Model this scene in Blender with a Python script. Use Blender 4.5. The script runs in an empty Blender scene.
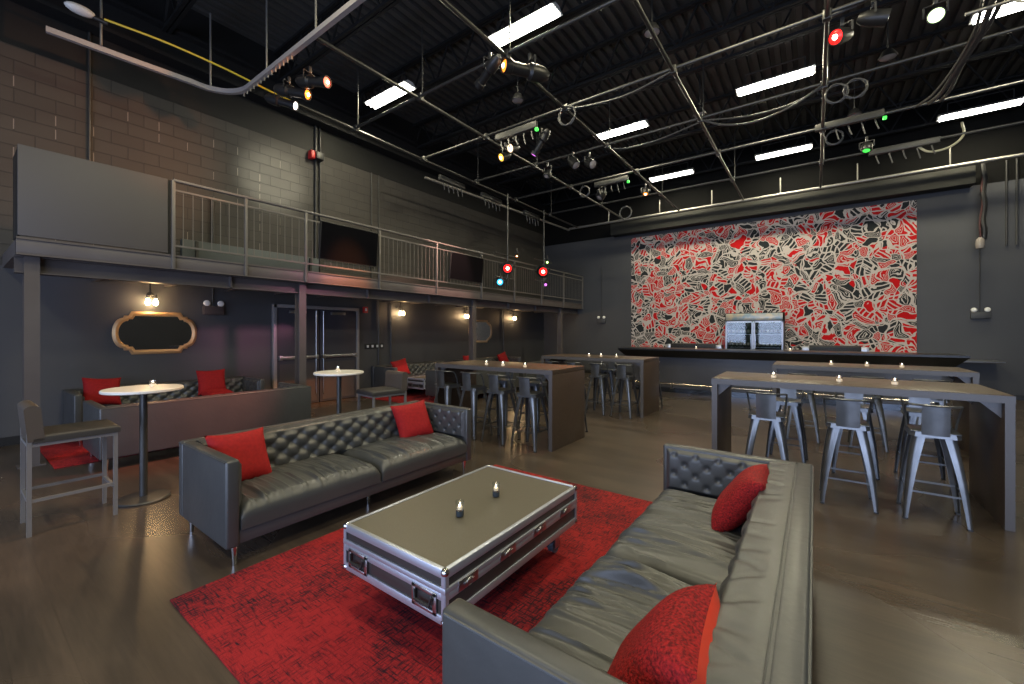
import bpy, bmesh, math, random
from mathutils import Vector, Matrix, Euler
random.seed(7)
PI = math.pi
SC = bpy.context.scene
COL = SC.collection

# ------------------------------------------------------------------ camera
F_PX, HOR = 416.0, 332.0
YAW = math.atan((815 - 512) / F_PX)
cd = bpy.data.cameras.new('camera'); cam = bpy.data.objects.new('camera', cd); COL.objects.link(cam)
cd.sensor_width = 36; cd.lens = F_PX / 1024 * 36; cd.shift_y = (HOR - 342) / 1024; cd.clip_start = .05
cam.location = (0, 0, 1.58); cam.rotation_euler = (PI / 2, 0, YAW)
SC.camera = cam
SC.view_settings.view_transform = 'Standard'; SC.view_settings.look = 'None'
SC.view_settings.gamma = 1; SC.view_settings.use_curve_mapping = False
SC.view_settings.exposure = 0.38

# ------------------------------------------------------------------ materials
def mat(name, col, rough=.5, metal=0, spec=.5, emit=None, es=0, noise=None, bump=None, trans=0, coat=0, sheen=0, alpha=1):
    m = bpy.data.materials.new(name); m.use_nodes = True
    n = m.node_tree.nodes; l = m.node_tree.links
    b = n['Principled BSDF']
    b.inputs['Base Color'].default_value = (*col, 1); b.inputs['Roughness'].default_value = rough
    b.inputs['Metallic'].default_value = metal; b.inputs['Specular IOR Level'].default_value = spec
    b.inputs['Transmission Weight'].default_value = trans
    b.inputs['Coat Weight'].default_value = coat; b.inputs['Coat Roughness'].default_value = .15
    b.inputs['Sheen Weight'].default_value = sheen
    if emit:
        b.inputs['Emission Color'].default_value = (*emit, 1); b.inputs['Emission Strength'].default_value = es
    tc = n.new('ShaderNodeTexCoord')
    if noise:                                   # (scale, colour2, detail[, stretch])
        t = n.new('ShaderNodeTexNoise'); t.inputs['Scale'].default_value = noise[0]; t.inputs['Detail'].default_value = noise[2]
        mp = n.new('ShaderNodeMapping'); mp.inputs['Scale'].default_value = noise[3] if len(noise) > 3 else (1, 1, 1)
        l.new(tc.outputs['Object'], mp.inputs[0]); l.new(mp.outputs[0], t.inputs['Vector'])
        r = n.new('ShaderNodeValToRGB'); r.color_ramp.elements[0].position = .35; r.color_ramp.elements[1].position = .65
        r.color_ramp.elements[0].color = (*col, 1); r.color_ramp.elements[1].color = (*noise[1], 1)
        l.new(t.outputs['Fac'], r.inputs[0]); l.new(r.outputs[0], b.inputs['Base Color'])
    if bump:                                    # (scale, strength, distance[, stretch])
        t = n.new('ShaderNodeTexNoise'); t.inputs['Scale'].default_value = bump[0]; t.inputs['Detail'].default_value = 4
        mp = n.new('ShaderNodeMapping'); mp.inputs['Scale'].default_value = bump[3] if len(bump) > 3 else (1, 1, 1)
        l.new(tc.outputs['Object'], mp.inputs[0]); l.new(mp.outputs[0], t.inputs['Vector'])
        bp = n.new('ShaderNodeBump'); bp.inputs['Strength'].default_value = bump[1]; bp.inputs['Distance'].default_value = bump[2]
        l.new(t.outputs['Fac'], bp.inputs['Height']); l.new(bp.outputs[0], b.inputs['Normal'])
    return m

class NT:
    """small helper for hand-wired node materials"""
    def __init__(s, name):
        s.m = bpy.data.materials.new(name); s.m.use_nodes = True
        s.t = s.m.node_tree; s.n = s.t.nodes; s.b = s.n['Principled BSDF']
        s.pos = s.n.new('ShaderNodeTexCoord').outputs['Object']
    def link(s, a, b): s.t.links.new(a, b)
    def put(s, inp, v):
        if isinstance(v, (int, float)): inp.default_value = v
        elif isinstance(v, (tuple, list)): inp.default_value = v if len(v) != 3 or inp.type != 'RGBA' else (*v, 1)
        else: s.link(v, inp)
    def math(s, op, a, b=0.0, c=0.0):
        q = s.n.new('ShaderNodeMath'); q.operation = op
        s.put(q.inputs[0], a); s.put(q.inputs[1], b); s.put(q.inputs[2], c); return q.outputs[0]
    def vmath(s, op, a, b=(0, 0, 0)):
        q = s.n.new('ShaderNodeVectorMath'); q.operation = op; s.put(q.inputs[0], a); s.put(q.inputs[1], b)
        return q.outputs['Value'] if op in ('DOT_PRODUCT', 'LENGTH', 'DISTANCE') else q.outputs[0]
    def scale(s, v, sc): return s.vmath('MULTIPLY', v, sc)
    def noise(s, v, sc, det=2, out='Fac', rough=.5):
        q = s.n.new('ShaderNodeTexNoise'); s.put(q.inputs['Vector'], v); q.inputs['Scale'].default_value = sc
        q.inputs['Detail'].default_value = det; q.inputs['Roughness'].default_value = rough; return q.outputs[out]
    def voro(s, v, sc, feature='F1', dims='3D', rnd=1):
        q = s.n.new('ShaderNodeTexVoronoi'); q.voronoi_dimensions = dims; q.feature = feature
        s.put(q.inputs['Vector'], v); q.inputs['Scale'].default_value = sc; q.inputs['Randomness'].default_value = rnd; return q
    def mix(s, f, a, b):
        q = s.n.new('ShaderNodeMix'); q.data_type = 'RGBA'; s.put(q.inputs[0], f); s.put(q.inputs[6], a); s.put(q.inputs[7], b); return q.outputs[2]
    def ramp(s, v, stops):
        q = s.n.new('ShaderNodeValToRGB'); s.put(q.inputs[0], v); e = q.color_ramp.elements
        while len(e) < len(stops): e.new(.5)
        for i, (p, c) in enumerate(stops): e[i].position = p; e[i].color = (*c, 1)
        return q.outputs[0]
    def sep(s, v):
        q = s.n.new('ShaderNodeSeparateXYZ'); s.put(q.inputs[0], v); return q.outputs
    def comb(s, x, y, z):
        q = s.n.new('ShaderNodeCombineXYZ'); s.put(q.inputs[0], x); s.put(q.inputs[1], y); s.put(q.inputs[2], z); return q.outputs[0]
    def bump(s, h, st, d):
        q = s.n.new('ShaderNodeBump'); q.inputs['Strength'].default_value = st; q.inputs['Distance'].default_value = d
        s.put(q.inputs['Height'], h); s.link(q.outputs[0], s.b.inputs['Normal'])

LEATHER = mat('leather', (.036, .039, .042), .38, spec=.55, noise=(3, (.043, .045, .047), 3), bump=(11, .22, .012))
LEATHER_TAN = mat('brown_leather', (.06, .05, .043), .4, bump=(60, .12, .004))
CHROME = mat('chrome', (.55, .56, .58), .18, 1)
STEEL = mat('brushed_steel', (.42, .43, .46), .32, 1, noise=(9, (.5, .5, .52), 2))
GUN = mat('gunmetal', (.11, .116, .122), .28, .72, noise=(6, (.155, .16, .168), 3))
ALU = mat('aluminium', (.42, .45, .53), .42, .75)  # blue of the reflected window daylight is mixed into the colour
CASEDRK = mat('case_side_laminate', (.026, .024, .024), .4, bump=(260, .12, .001))
CASELIT = mat('case_lit_laminate', (.075, .066, .046), .42, noise=(240, (.095, .087, .068), 2), bump=(260, .12, .001))  # same black laminate, with the brownish lamp light on top put into its colour
PLASTIC = mat('black_plastic', (.012, .012, .013), .45)
BLACKM = mat('black_metal', (.018, .018, .019), .42, .3)
DARKM = mat('dark_metal', (.06, .06, .06), .4, .6)
PIPEM = mat('pipe_metal', (.07, .07, .068), .42, .7)
PIPEL = mat('galvanised_pipe', (.3, .29, .27), .45, .7)
MEZZ = mat('mezzanine_paint', (.068, .058, .058), .45, noise=(2, (.08, .07, .069), 3))
RAILM = mat('rail_paint', (.14, .13, .12), .4, .3)
PANEL = mat('panel_paint', (.066, .060, .060), .6)
WHITE_TOP = mat('white_laminate', (.62, .6, .57), .3)
WOODT = mat('dark_wood', (.042, .029, .021), .38, noise=(5, (.066, .044, .031), 5, (1, 14, 14)), spec=.4)
WOODEDGE = mat('grey_edge_band', (.07, .064, .064), .38)
RED = mat('red_velvet', (.25, .008, .01), .8, spec=.2, noise=(40, (.2, .006, .008), 3), bump=(150, .2, .003))
REDO = mat('orange_red_satin', (.6, .045, .02), .45, bump=(20, .1, .01))
SHAG = mat('red_sequin', (.3, .01, .012), .75, spec=.2, noise=(110, (.09, .003, .005), 3), bump=(120, 1, .008))
GOLD = mat('gilt', (.46, .28, .13), .42, .35, bump=(30, .2, .005))
MIRROR = mat('mirror', (.3, .3, .31), .03, 1)
SCREEN = mat('screen_glass', (.004, .004, .005), .3, spec=.03)
GLASS = mat('clear_glass', (.9, .93, .93), .03, trans=1)
WAX = mat('wax', (.7, .62, .5), .5, emit=(1, .75, .45), es=.25)
FLAME = mat('flame', (1, .8, .5), .5, emit=(1, .84, .62), es=14)
BULB = mat('warm_bulb', (1, .8, .5), .3, emit=(1, .72, .36), es=32)
TUBE = mat('fluorescent_tube', (1, 1, 1), .4, emit=(1, .985, .9), es=16)
REFL = mat('white_enamel', (.7, .7, .66), .4)
WHITE = mat('white_plastic', (.6, .6, .58), .4)
REDPL = mat('red_plastic', (.5, .02, .02), .4)
YELLOW = mat('yellow_cable', (.6, .45, .03), .5)
GREY_CABLE = mat('grey_cable', (.055, .055, .055), .45)
CLOTH = mat('black_cloth', (.01, .01, .01), .9)
BLUEHDR = mat('fridge_header', (.22, .3, .34), .3, .3, noise=(6, (.5, .42, .3), 2))
BOTTLE = mat('bottle_glass', (.05, .09, .06), .1, spec=.8)
LABELP = mat('bottle_label', (.5, .48, .4), .5)
def lens(name, c, s): return mat(name, c, .2, emit=c, es=s)
L_RED = lens('lens_red', (1, .012, .01), 2.2); L_HOT = lens('lens_hot_red', (1, .2, .14), 1.6); L_ORG = lens('lens_orange', (1, .3, .03), 1.5)
L_YEL = lens('lens_yellow', (1, .5, .06), 1.6); L_WHT = lens('lens_white', (1, .97, .93), 3); L_WRM = lens('lens_warm_white', (1, .72, .42), 1.8)
L_PUR = lens('lens_purple', (.8, .2, .9), 1.2); L_BLU = lens('lens_blue', (.05, .5, 1), 1.5); L_GRN = lens('lens_green', (.3, .8, .06), 1)
L_LIM = lens('lens_lime', (.7, 1, .45), 2.2); LED_G = lens('led_green', (.06, .75, .08), 1.2); HOT = lens('lamp_core', (1, .9, .72), 9)
L_OFF = mat('lens_unlit', (.28, .25, .24), .15, spec=.8)

def mk_floor():
    t = NT('floor_concrete'); P = t.pos
    big = t.noise(P, .45, 3); streak = t.noise(t.scale(P, (.5, 3, 1)), 1.5, 6, rough=.65); fine = t.noise(t.scale(P, (2, 30, 1)), 2, 3)
    v = t.math('ADD', t.math('MULTIPLY', big, .38), t.math('ADD', t.math('MULTIPLY', streak, .47), t.math('MULTIPLY', fine, .15)))
    c = t.ramp(v, [(.34, (.024, .019, .015)), (.5, (.05, .038, .029)), (.64, (.082, .061, .045))])
    br = t.n.new('ShaderNodeTexBrick'); t.put(br.inputs['Vector'], P); br.inputs['Scale'].default_value = 1
    br.inputs['Brick Width'].default_value = 1.9; br.inputs['Row Height'].default_value = .19; br.inputs['Mortar Size'].default_value = .0025
    br.inputs['Color1'].default_value = (.86, .86, .86, 1); br.inputs['Color2'].default_value = (1.08, 1.06, 1.03, 1); br.inputs['Mortar'].default_value = (.6, .6, .6, 1)
    q = t.n.new('ShaderNodeMix'); q.data_type = 'RGBA'; q.blend_type = 'MULTIPLY'; q.inputs[0].default_value = .45
    t.link(c, q.inputs[6]); t.link(br.outputs[0], q.inputs[7]); t.link(q.outputs[2], t.b.inputs['Base Color'])
    t.link(t.math('MULTIPLY_ADD', t.noise(P, .6, 1), .16, .2), t.b.inputs['Roughness']); t.b.inputs['Specular IOR Level'].default_value = .5
    return t.m
FLOOR = mk_floor()

def mk_block():
    t = NT('painted_block'); P = t.pos; s = t.sep(P)
    v = t.comb(s[1], s[2], 0)
    br = t.n.new('ShaderNodeTexBrick'); t.put(br.inputs['Vector'], v); br.inputs['Scale'].default_value = 1
    br.inputs['Brick Width'].default_value = .4; br.inputs['Row Height'].default_value = .2; br.inputs['Mortar Size'].default_value = .008; br.inputs['Mortar Smooth'].default_value = .4
    br.inputs['Color1'].default_value = (.031, .028, .025, 1); br.inputs['Color2'].default_value = (.038, .034, .03, 1); br.inputs['Mortar'].default_value = (.018, .017, .016, 1)
    # bare slivers of white left in some vertical joints
    sl = t.n.new('ShaderNodeTexBrick'); t.put(sl.inputs['Vector'], v); sl.inputs['Scale'].default_value = 1
    fy = t.math('FRACT', t.math('DIVIDE', s[1], .4)); line = t.math('LESS_THAN', t.math('ABSOLUTE', t.math('SUBTRACT', fy, .5)), .013)
    fz = t.math('FRACT', t.math('DIVIDE', s[2], .2)); line = t.math('MULTIPLY', line, t.math('LESS_THAN', t.math('ABSOLUTE', t.math('SUBTRACT', fz, .5)), .36))
    n1 = t.noise(t.comb(t.math('FLOOR', t.math('DIVIDE', s[1], .4)), t.math('FLOOR', t.math('DIVIDE', s[2], .2)), 0), 7.3, 0)
    on = t.math('MULTIPLY', line, t.math('GREATER_THAN', n1, .56))
    on = t.math('MULTIPLY', on, t.math('MULTIPLY', t.math('LESS_THAN', s[1], 4.2), t.math('LESS_THAN', s[2], 5.2)))
    c = t.mix(t.math('MULTIPLY', on, .7), br.outputs[0], (.25, .22, .19))
    t.link(c, t.b.inputs['Base Color']); t.b.inputs['Roughness'].default_value = .6
    t.bump(t.math('SUBTRACT', 1, br.outputs['Fac']), .5, .008)
    t.n.remove(sl)
    return t.m
BLOCK = mk_block()
WALLP = mat('grey_wall_paint', (.052, .053, .057), .5, noise=(.8, (.062, .062, .066), 3))
WALLB = mat('slate_wall_paint', (.04, .042, .048), .55, noise=(.6, (.048, .05, .056), 3))
CEIL = mat('black_deck', (.055, .053, .049), .6)
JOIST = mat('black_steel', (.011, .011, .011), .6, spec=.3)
SOFFIT = mat('grey_soffit', (.024, .024, .022), .7, spec=.2)

def mk_rug():
    t = NT('red_rug'); P = t.pos
    w1 = t.noise(t.scale(P, (13, 85, 1)), 1, 3, rough=.6); w2 = t.noise(t.scale(P, (85, 13, 1)), 1, 3, rough=.6); big = t.noise(P, 1.1, 4, rough=.65)
    v = t.math('MAXIMUM', w1, w2); k = t.math('ADD', t.math('MULTIPLY', v, .8), t.math('MULTIPLY', big, .62))
    c = t.ramp(k, [(.64, (.25, .012, .013)), (.73, (.17, .008, .01)), (.79, (.09, .006, .009)), (.85, (.014, .004, .008))])
    t.link(c, t.b.inputs['Base Color']); t.b.inputs['Roughness'].default_value = .9
    t.b.inputs['Specular IOR Level'].default_value = .2
    t.bump(t.noise(P, 180, 2), .5, .006)
    return t.m
RUG = mk_rug()

def mk_mural():
    t = NT('doodle_mural'); s = t.sep(t.pos); P = t.comb(s[0], s[2], 0)
    w = t.noise(P, 2.0, 1, 'Color'); P1 = t.vmath('ADD', P, t.scale(t.vmath('SUBTRACT', w, (.5, .5, .5)), (.6, .6, 0)))
    w2 = t.noise(P, 6, 1, 'Color'); P2 = t.vmath('ADD', P1, t.scale(t.vmath('SUBTRACT', w2, (.5, .5, .5)), (.1, .1, 0)))
    a = t.voro(P1, 1.5, 'F1', '2D'); ae = t.voro(P1, 1.5, 'DISTANCE_TO_EDGE', '2D')
    b = t.voro(P2, 4.4, 'F1', '2D', .95); be = t.voro(P2, 4.4, 'DISTANCE_TO_EDGE', '2D', .95)
    ra = t.sep(a.outputs['Color']); rb = t.sep(b.outputs['Color'])
    rings = t.math('SINE', t.math('MULTIPLY', be.outputs['Distance'], 36))
    ang = t.math('MULTIPLY', rb[2], 6.28)
    d = t.math('ADD', t.math('MULTIPLY', s[0], t.math('COSINE', ang)), t.math('MULTIPLY', s[2], t.math('SINE', ang)))
    stripes = t.math('SINE', t.math('ADD', t.math('MULTIPLY', d, 62), t.math('MULTIPLY', t.noise(P, 4, 1), 5)))
    worm = t.math('SINE', t.math('MULTIPLY', t.noise(P2, 4.6, 0), 30))
    sel1 = t.math('GREATER_THAN', rb[1], .6); sel2 = t.math('LESS_THAN', rb[1], .3)
    pat = t.math('ADD', t.math('MULTIPLY', sel1, rings), t.math('ADD', t.math('MULTIPLY', sel2, stripes),
          t.math('MULTIPLY', t.math('SUBTRACT', 1, t.math('ADD', sel1, sel2)), worm)))
    l1 = t.math('MULTIPLY', t.math('GREATER_THAN', pat, .56), t.math('GREATER_THAN', rb[2], .12))
    l2 = t.math('LESS_THAN', be.outputs['Distance'], .062); l3 = t.math('LESS_THAN', ae.outputs['Distance'], .035)
    line = t.math('MAXIMUM', l3, t.math('MAXIMUM', l2, l1))
    patch = t.math('ADD', t.math('MULTIPLY', rb[0], .5), t.math('ADD', t.math('MULTIPLY', ra[0], .25), t.math('MULTIPLY', t.noise(P, 1.1, 2), .3)))
    fill = t.mix(t.math('GREATER_THAN', patch, .51), (.02, .023, .026), (.42, .006, .009))
    c = t.mix(line, fill, (.42, .38, .36))
    t.link(c, t.b.inputs['Base Color']); t.b.inputs['Roughness'].default_value = .8; t.b.inputs['Specular IOR Level'].default_value = .12
    return t.m
MURAL = mk_mural()

# ------------------------------------------------------------------ mesh helpers
class M:
    def __init__(s): s.bm = bmesh.new()
    def box(s, x0, x1, y0, y1, z0, z1, b=0, seg=2, mtx=None):
        g = bmesh.ops.create_cube(s.bm, size=1, matrix=Matrix.Translation(((x0 + x1) / 2, (y0 + y1) / 2, (z0 + z1) / 2)) @ Matrix.Diagonal((abs(x1 - x0), abs(y1 - y0), abs(z1 - z0), 1)))
        vs = g['verts']
        if b:
            es = list({e for v in vs for e in v.link_edges})
            r = bmesh.ops.bevel(s.bm, geom=es, offset=b, segments=seg, profile=.5, affect='EDGES')
            vs = [v for v in r['verts']]
            vs = list({v for f in r['faces'] for v in f.verts} | set(vs))
        if mtx is not None: bmesh.ops.transform(s.bm, matrix=mtx, verts=vs)
        return s
    def ring(s, c, u, v, r, n):
        return [s.bm.verts.new(c + u * (r * math.cos(2 * PI * i / n)) + v * (r * math.sin(2 * PI * i / n))) for i in range(n)]
    def skin(s, rings, caps=True, closed=False):
        n = len(rings[0]); k = len(rings)
        for a in range(k if closed else k - 1):
            A, B = rings[a], rings[(a + 1) % k]
            for i in range(n):
                s.bm.faces.new((A[i], A[(i + 1) % n], B[(i + 1) % n], B[i]))
        if caps and not closed:
            s.bm.faces.new(rings[0][::-1]); s.bm.faces.new(rings[-1])
        return s
    def tube(s, pts, r, n=10, closed=False, rs=None):
        pts = [Vector(p) for p in pts]; k = len(pts); rings = []; u = None
        for i in range(k):
            if closed: t = pts[(i + 1) % k] - pts[i - 1]
            else: t = pts[min(i + 1, k - 1)] - pts[max(i - 1, 0)]
            t.normalize()
            if u is None: u = t.orthogonal().normalized()
            u = (u - t * u.dot(t))
            u = u.normalized() if u.length > 1e-6 else t.orthogonal().normalized()
            rings.append(s.ring(pts[i], u, t.cross(u), rs[i] if rs else r, n))
        return s.skin(rings, True, closed)
    def cyl(s, p0, p1, r, r1=None, n=16): return s.tube([p0, p1], r, n, rs=[r, r if r1 is None else r1])
    def lathe(s, prof, n=24, c=(0, 0, 0), mtx=None):
        c = Vector(c); rings = []
        for r, z in prof: rings.append(s.ring(c + Vector((0, 0, z)), Vector((1, 0, 0)), Vector((0, 1, 0)), max(r, 1e-4), n))
        s.skin(rings)
        if mtx is not None: bmesh.ops.transform(s.bm, matrix=mtx, verts=[v for q in rings for v in q])
        return s
    def ball(s, c, r, seg=12, sc=(1, 1, 1)):
        bmesh.ops.create_uvsphere(s.bm, u_segments=seg, v_segments=max(6, seg // 2), radius=r, matrix=Matrix.Translation(c) @ Matrix.Diagonal((*sc, 1))); return s
    def sq(s, p0, p1, w, h=None, up=(0, 0, 1)):
        """bar of rectangular section between two points"""
        p0, p1 = Vector(p0), Vector(p1); t = (p1 - p0).normalized(); up = Vector(up)
        if abs(t.dot(up)) > .98: up = Vector((0, 1, 0)) if abs(t.y) < .9 else Vector((1, 0, 0))
        a = t.cross(up).normalized(); b = a.cross(t); h = w if h is None else h
        R = [[s.bm.verts.new(p + a * (w / 2 * i) + b * (h / 2 * j)) for i, j in ((-1, -1), (1, -1), (1, 1), (-1, 1))] for p in (p0, p1)]
        return s.skin(R)
    def prism(s, poly, d):
        """poly: list of 3-D points; extruded by vector d"""
        d = Vector(d); A = [s.bm.verts.new(Vector(p)) for p in poly]; B = [s.bm.verts.new(Vector(p) + d) for p in poly]; n = len(A)
        s.bm.faces.new(A[::-1]); s.bm.faces.new(B)
        for i in range(n): s.bm.faces.new((A[i], A[(i + 1) % n], B[(i + 1) % n], B[i]))
        return s
    def grid(s, fn, nu, nv, back=None):
        V = [[s.bm.verts.new(fn(i / nu, j / nv)) for j in range(nv + 1)] for i in range(nu + 1)]
        for i in range(nu):
            for j in range(nv): s.bm.faces.new((V[i][j], V[i + 1][j], V[i + 1][j + 1], V[i][j + 1]))
        if back is not None:                     # close the slab against a plane function
            loop = [V[i][0] for i in range(nu + 1)] + [V[nu][j] for j in range(1, nv + 1)] + [V[i][nv] for i in range(nu - 1, -1, -1)] + [V[0][j] for j in range(nv - 1, 0, -1)]
            W = [s.bm.verts.new(back(v.co)) for v in loop]; n = len(loop)
            for i in range(n): s.bm.faces.new((loop[i], W[i], W[(i + 1) % n], loop[(i + 1) % n]))
            s.bm.faces.new(W)
        return s

def obj(name, m, material, parent=None, ang=40, loc=None):
    me = bpy.data.meshes.new(name)
    bmesh.ops.recalc_face_normals(m.bm, faces=m.bm.faces[:])
    m.bm.to_mesh(me); m.bm.free()
    for p in me.polygons: p.use_smooth = True
    me.set_sharp_from_angle(angle=math.radians(ang))
    me.materials.append(material)
    o = bpy.data.objects.new(name, me); COL.objects.link(o)
    if parent: o.parent = parent
    if loc: o.location = loc
    return o
def tag(o, label, cat, group=None, kind=None):
    o['label'] = label; o['category'] = cat
    if group: o['group'] = group
    if kind: o['kind'] = kind
    return o
def thing(name, label, cat, loc=(0, 0, 0), rz=0, group=None):
    o = bpy.data.objects.new(name, None); COL.objects.link(o); o.empty_display_size = .1
    o.location = loc; o.rotation_euler = (0, 0, rz); return tag(o, label, cat, group)
def struct(name, m, material, parent=None, ang=40):
    o = obj(name, m, material, parent, ang)
    if not parent: o['kind'] = 'structure'
    return o
def copy_tree(o, parent=None):
    c = o.copy(); COL.objects.link(c); c.parent = parent
    for ch in list(o.children): copy_tree(ch, c)
    return c
class Proto:
    """the first placement moves the thing itself, later ones copy it with its parts"""
    def __init__(s, root): s.root = root; s.used = False
    def put(s, loc, rot, label, group=None):
        o = copy_tree(s.root) if s.used else s.root; s.used = True
        o.location = loc; o.rotation_euler = rot if isinstance(rot, (tuple, Euler)) else (0, 0, rot)
        o['label'] = label
        if group: o['group'] = group
        return o

# ------------------------------------------------------------------ room shell
XL, YB, XR, YF, ZC = -9.08, 14.7, 6.5, -5.0, 7.4
struct('floor', M().box(XL - .2, XR + .2, YF - .2, YB + .2, -.1, 0), FLOOR)
struct('wall_left', M().box(XL - .2, XL, YF - .2, YB + .2, 2.5, 5.6), BLOCK)
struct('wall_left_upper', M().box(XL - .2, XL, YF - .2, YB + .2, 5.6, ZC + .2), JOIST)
struct('wall_left_lower', M().box(XL - .2, XL, YF - .2, YB + .2, 0, 2.5), WALLP)
struct('wall_back', M().box(XL, XR, YB, YB + .2, 0, 5.12), WALLB)
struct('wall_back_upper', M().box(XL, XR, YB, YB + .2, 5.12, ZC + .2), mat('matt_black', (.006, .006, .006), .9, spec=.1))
struct('wall_right', M().box(XR, XR + .2, YF - .2, YB + .2, 0, ZC + .2), WALLB)
m = M()                                         # front wall behind the camera with three tall windows
WIN = [(-6.6, -3.9), (-3.1, -.4), (.4, 3.1), (3.6, 5.9)]
edges = [XL] + [v for w in WIN for v in w] + [XR]
for i in range(0, len(edges), 2): m.box(edges[i], edges[i + 1], YF - .2, YF, 0, ZC + .2)
for a, b in WIN: m.box(a, b, YF - .2, YF, 0, .2); m.box(a, b, YF - .2, YF, 3.6, ZC + .2)
struct('wall_front', m, WALLB)
for k, (a, b) in enumerate(WIN):
    m = M()
    for x in (a, (a + b) / 2, b): m.sq((x, YF - .1, .2), (x, YF - .1, 3.6), .06)
    for z in (.2, 2.5, 3.6): m.sq((a, YF - .1, z), (b, YF - .1, z), .06)
    struct('window_%d' % (k + 1), m, BLACKM)
def deck(u, v):
    x = XL + u * (XR - XL); k = (u * 156) % 1
    z = ZC + (.04 if .3 < k < .75 else 0)
    return (x, YF + v * (YB - YF), z)
m = M()
nr = 78
prof = []
for i in range(nr):
    x = XL + (XR - XL) * i / nr; w = (XR - XL) / nr
    prof += [(x, 0), (x + w * .5, 0), (x + w * .56, .08), (x + w * .94, .08)]
prof.append((XR, 0))
A = [m.bm.verts.new((x, YF, ZC + z)) for x, z in prof]; B = [m.bm.verts.new((x, YB, ZC + z)) for x, z in prof]
for i in range(len(A) - 1): m.bm.faces.new((A[i], A[i + 1], B[i + 1], B[i]))
m.box(XL, XR, YF, YB, ZC + .09, ZC + .2)
struct('ceiling', m, CEIL, ang=20)
# open-web joists under the deck
for k, y in enumerate([.4, 2.25, 4.1, 5.95, 7.8, 9.65 - 1.0, 11.3, 12.9, 14.3]):
    m = M()
    for z in (6.68, 7.34):
        m.sq((XL, y - .035, z), (XR, y - .035, z), .05, .05); m.sq((XL, y + .035, z), (XR, y + .035, z), .05, .05)
    n = 22
    for i in range(n):
        x = XL + (XR - XL) * i / n; w = (XR - XL) / n
        m.sq((x, y, 6.68), (x + w / 2, y, 7.34), .03); m.sq((x + w / 2, y, 7.34), (x + w, y, 6.68), .03)
    struct('roof_joist', m, JOIST)
m = M()
m.box(XL, XL + .18, YF, YB, 6.2, 6.75); m.box(XL + .18, XL + .3, YF, YB, 6.2, 6.26); m.box(XL + .18, XL + .3, YF, YB, 6.69, 6.75)
struct('roof_beam', m, JOIST)
# soffit over the mural
struct('trim_1', M().box(-6.0, 3.05, 14.3, YB, 5.08, 5.5, .01), SOFFIT)
struct('baseboard_left', M().box(XL, XL + .015, YF, YB, 0, .12), PLASTIC)
struct('baseboard_back', M().box(XL, XR, YB - .015, YB, 0, .12), PLASTIC)

# mural panel
tag(obj('mural', M().box(-5.36, 2.1, YB - .023, YB - .003, .95, 4.96), MURAL), 'large red black and cream doodle mural painted on wall above the bar', 'mural')

# ------------------------------------------------------------------ mezzanine
XM = -7.3
struct('mezzanine_deck', M().box(XL, XM - .02, .5, YB, 2.47, 2.64), MEZZ)
m = M(); m.box(XM - .06, XM, .5, YB, 2.47, 2.66, .004); m.box(XM - .06, XM + .02, .5, YB, 2.64, 2.665); m.box(XM - .06, XM + .02, .5, YB, 2.46, 2.48)
struct('mezzanine_fascia', m, MEZZ)
m = M(); m.box(XM - .24, XM - .22, .5, YB, 2.27, 2.47); m.box(XM - .31, XM - .15, .5, YB, 2.27, 2.285); m.box(XM - .31, XM - .15, .5, YB, 2.455, 2.47)
for y in (2.7, 5.2, 6.9, 10.1, 11.6): m.box(XM - .22, XM - .15, y - .01, y + .01, 2.27, 2.47)
struct('mezzanine_beam', m, MEZZ)
m = M()
for y in [1.4 + .9 * i for i in range(15)]: m.box(XL, XM - .24, y - .03, y + .03, 2.36, 2.47)
struct('mezzanine_joists', m, MEZZ)
for y in (.63, 3.82, 8.48, 13.25):
    m = M(); m.box(XM - .28, XM - .265, y - .062, y + .062, 0, 2.47); m.box(XM - .135, XM - .12, y - .062, y + .062, 0, 2.47); m.box(XM - .265, XM - .135, y - .01, y + .01, 0, 2.47)
    m.box(XM - .3, XM - .1, y - .11, y + .11, 0, .015)
    struct('column', m, MEZZ)
# solid guard panel at the near end
t = thing('guard_panel', 'plain grey sheet guard panel at the near end of the balcony', 'panel', (XM, 1.2, 2.68))
obj('face_sheet', M().box(-.01, .02, -.69, .66, 0, 1.03, .004), PANEL, t)
obj('end_sheet', M().box(-.5, -.01, -.69, -.67, 0, 1.0, .004), BLACKM, t)
obj('edge_post', M().sq((-.03, .68, -.02), (-.03, .68, 1.03), .04), BLACKM, t)
# railing
posts = [1.92, 2.84, 3.8, 5.34, 6.95, 8.6, 10.12, 11.65, 13.13, 14.62]
t = thing('balcony_railing', 'long grey steel railing with thin pickets along the balcony edge', 'railing', (XM, 1.92, 2.66))
y0 = 1.92
for y in posts: obj('post', M().box(.0, .045, y - y0 - .02, y - y0 + .02, -.2, 1.05, .004), RAILM, t)
obj('top_rail', M().box(-.005, .05, 0, 12.72, 1.03, 1.065, .006), RAILM, t)
obj('upper_rail', M().box(.01, .035, 0, 12.72, .9, .925), RAILM, t)
obj('lower_rail', M().box(.005, .04, 0, 12.72, .12, .145), RAILM, t)
for a, b in zip(posts, posts[1:]):
    m = M(); n = round((b - a) / .115)
    for i in range(1, n): y = a + (b - a) * i / n - y0; m.sq((.022, y, .13), (.022, y, .91), .008)
    obj('picket_panel', m, RAILM, t)
# boards and blue-grey slats stored behind the railing
t = thing('storage_board', 'low blue-grey board standing behind the balcony railing next to guard panel', 'board', (-8.7, 3.6, 2.64))
obj('board_face', M().box(-.05, .05, -1.2, 1.2, .1, .52, .01), mat('bluegrey_laminate', (.07, .085, .09), .5), t)
for y in (-1.0, 1.0): obj('foot', M().sq((.08, y, 0), (.08, y, .5), .04), DARKM, t)

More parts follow.
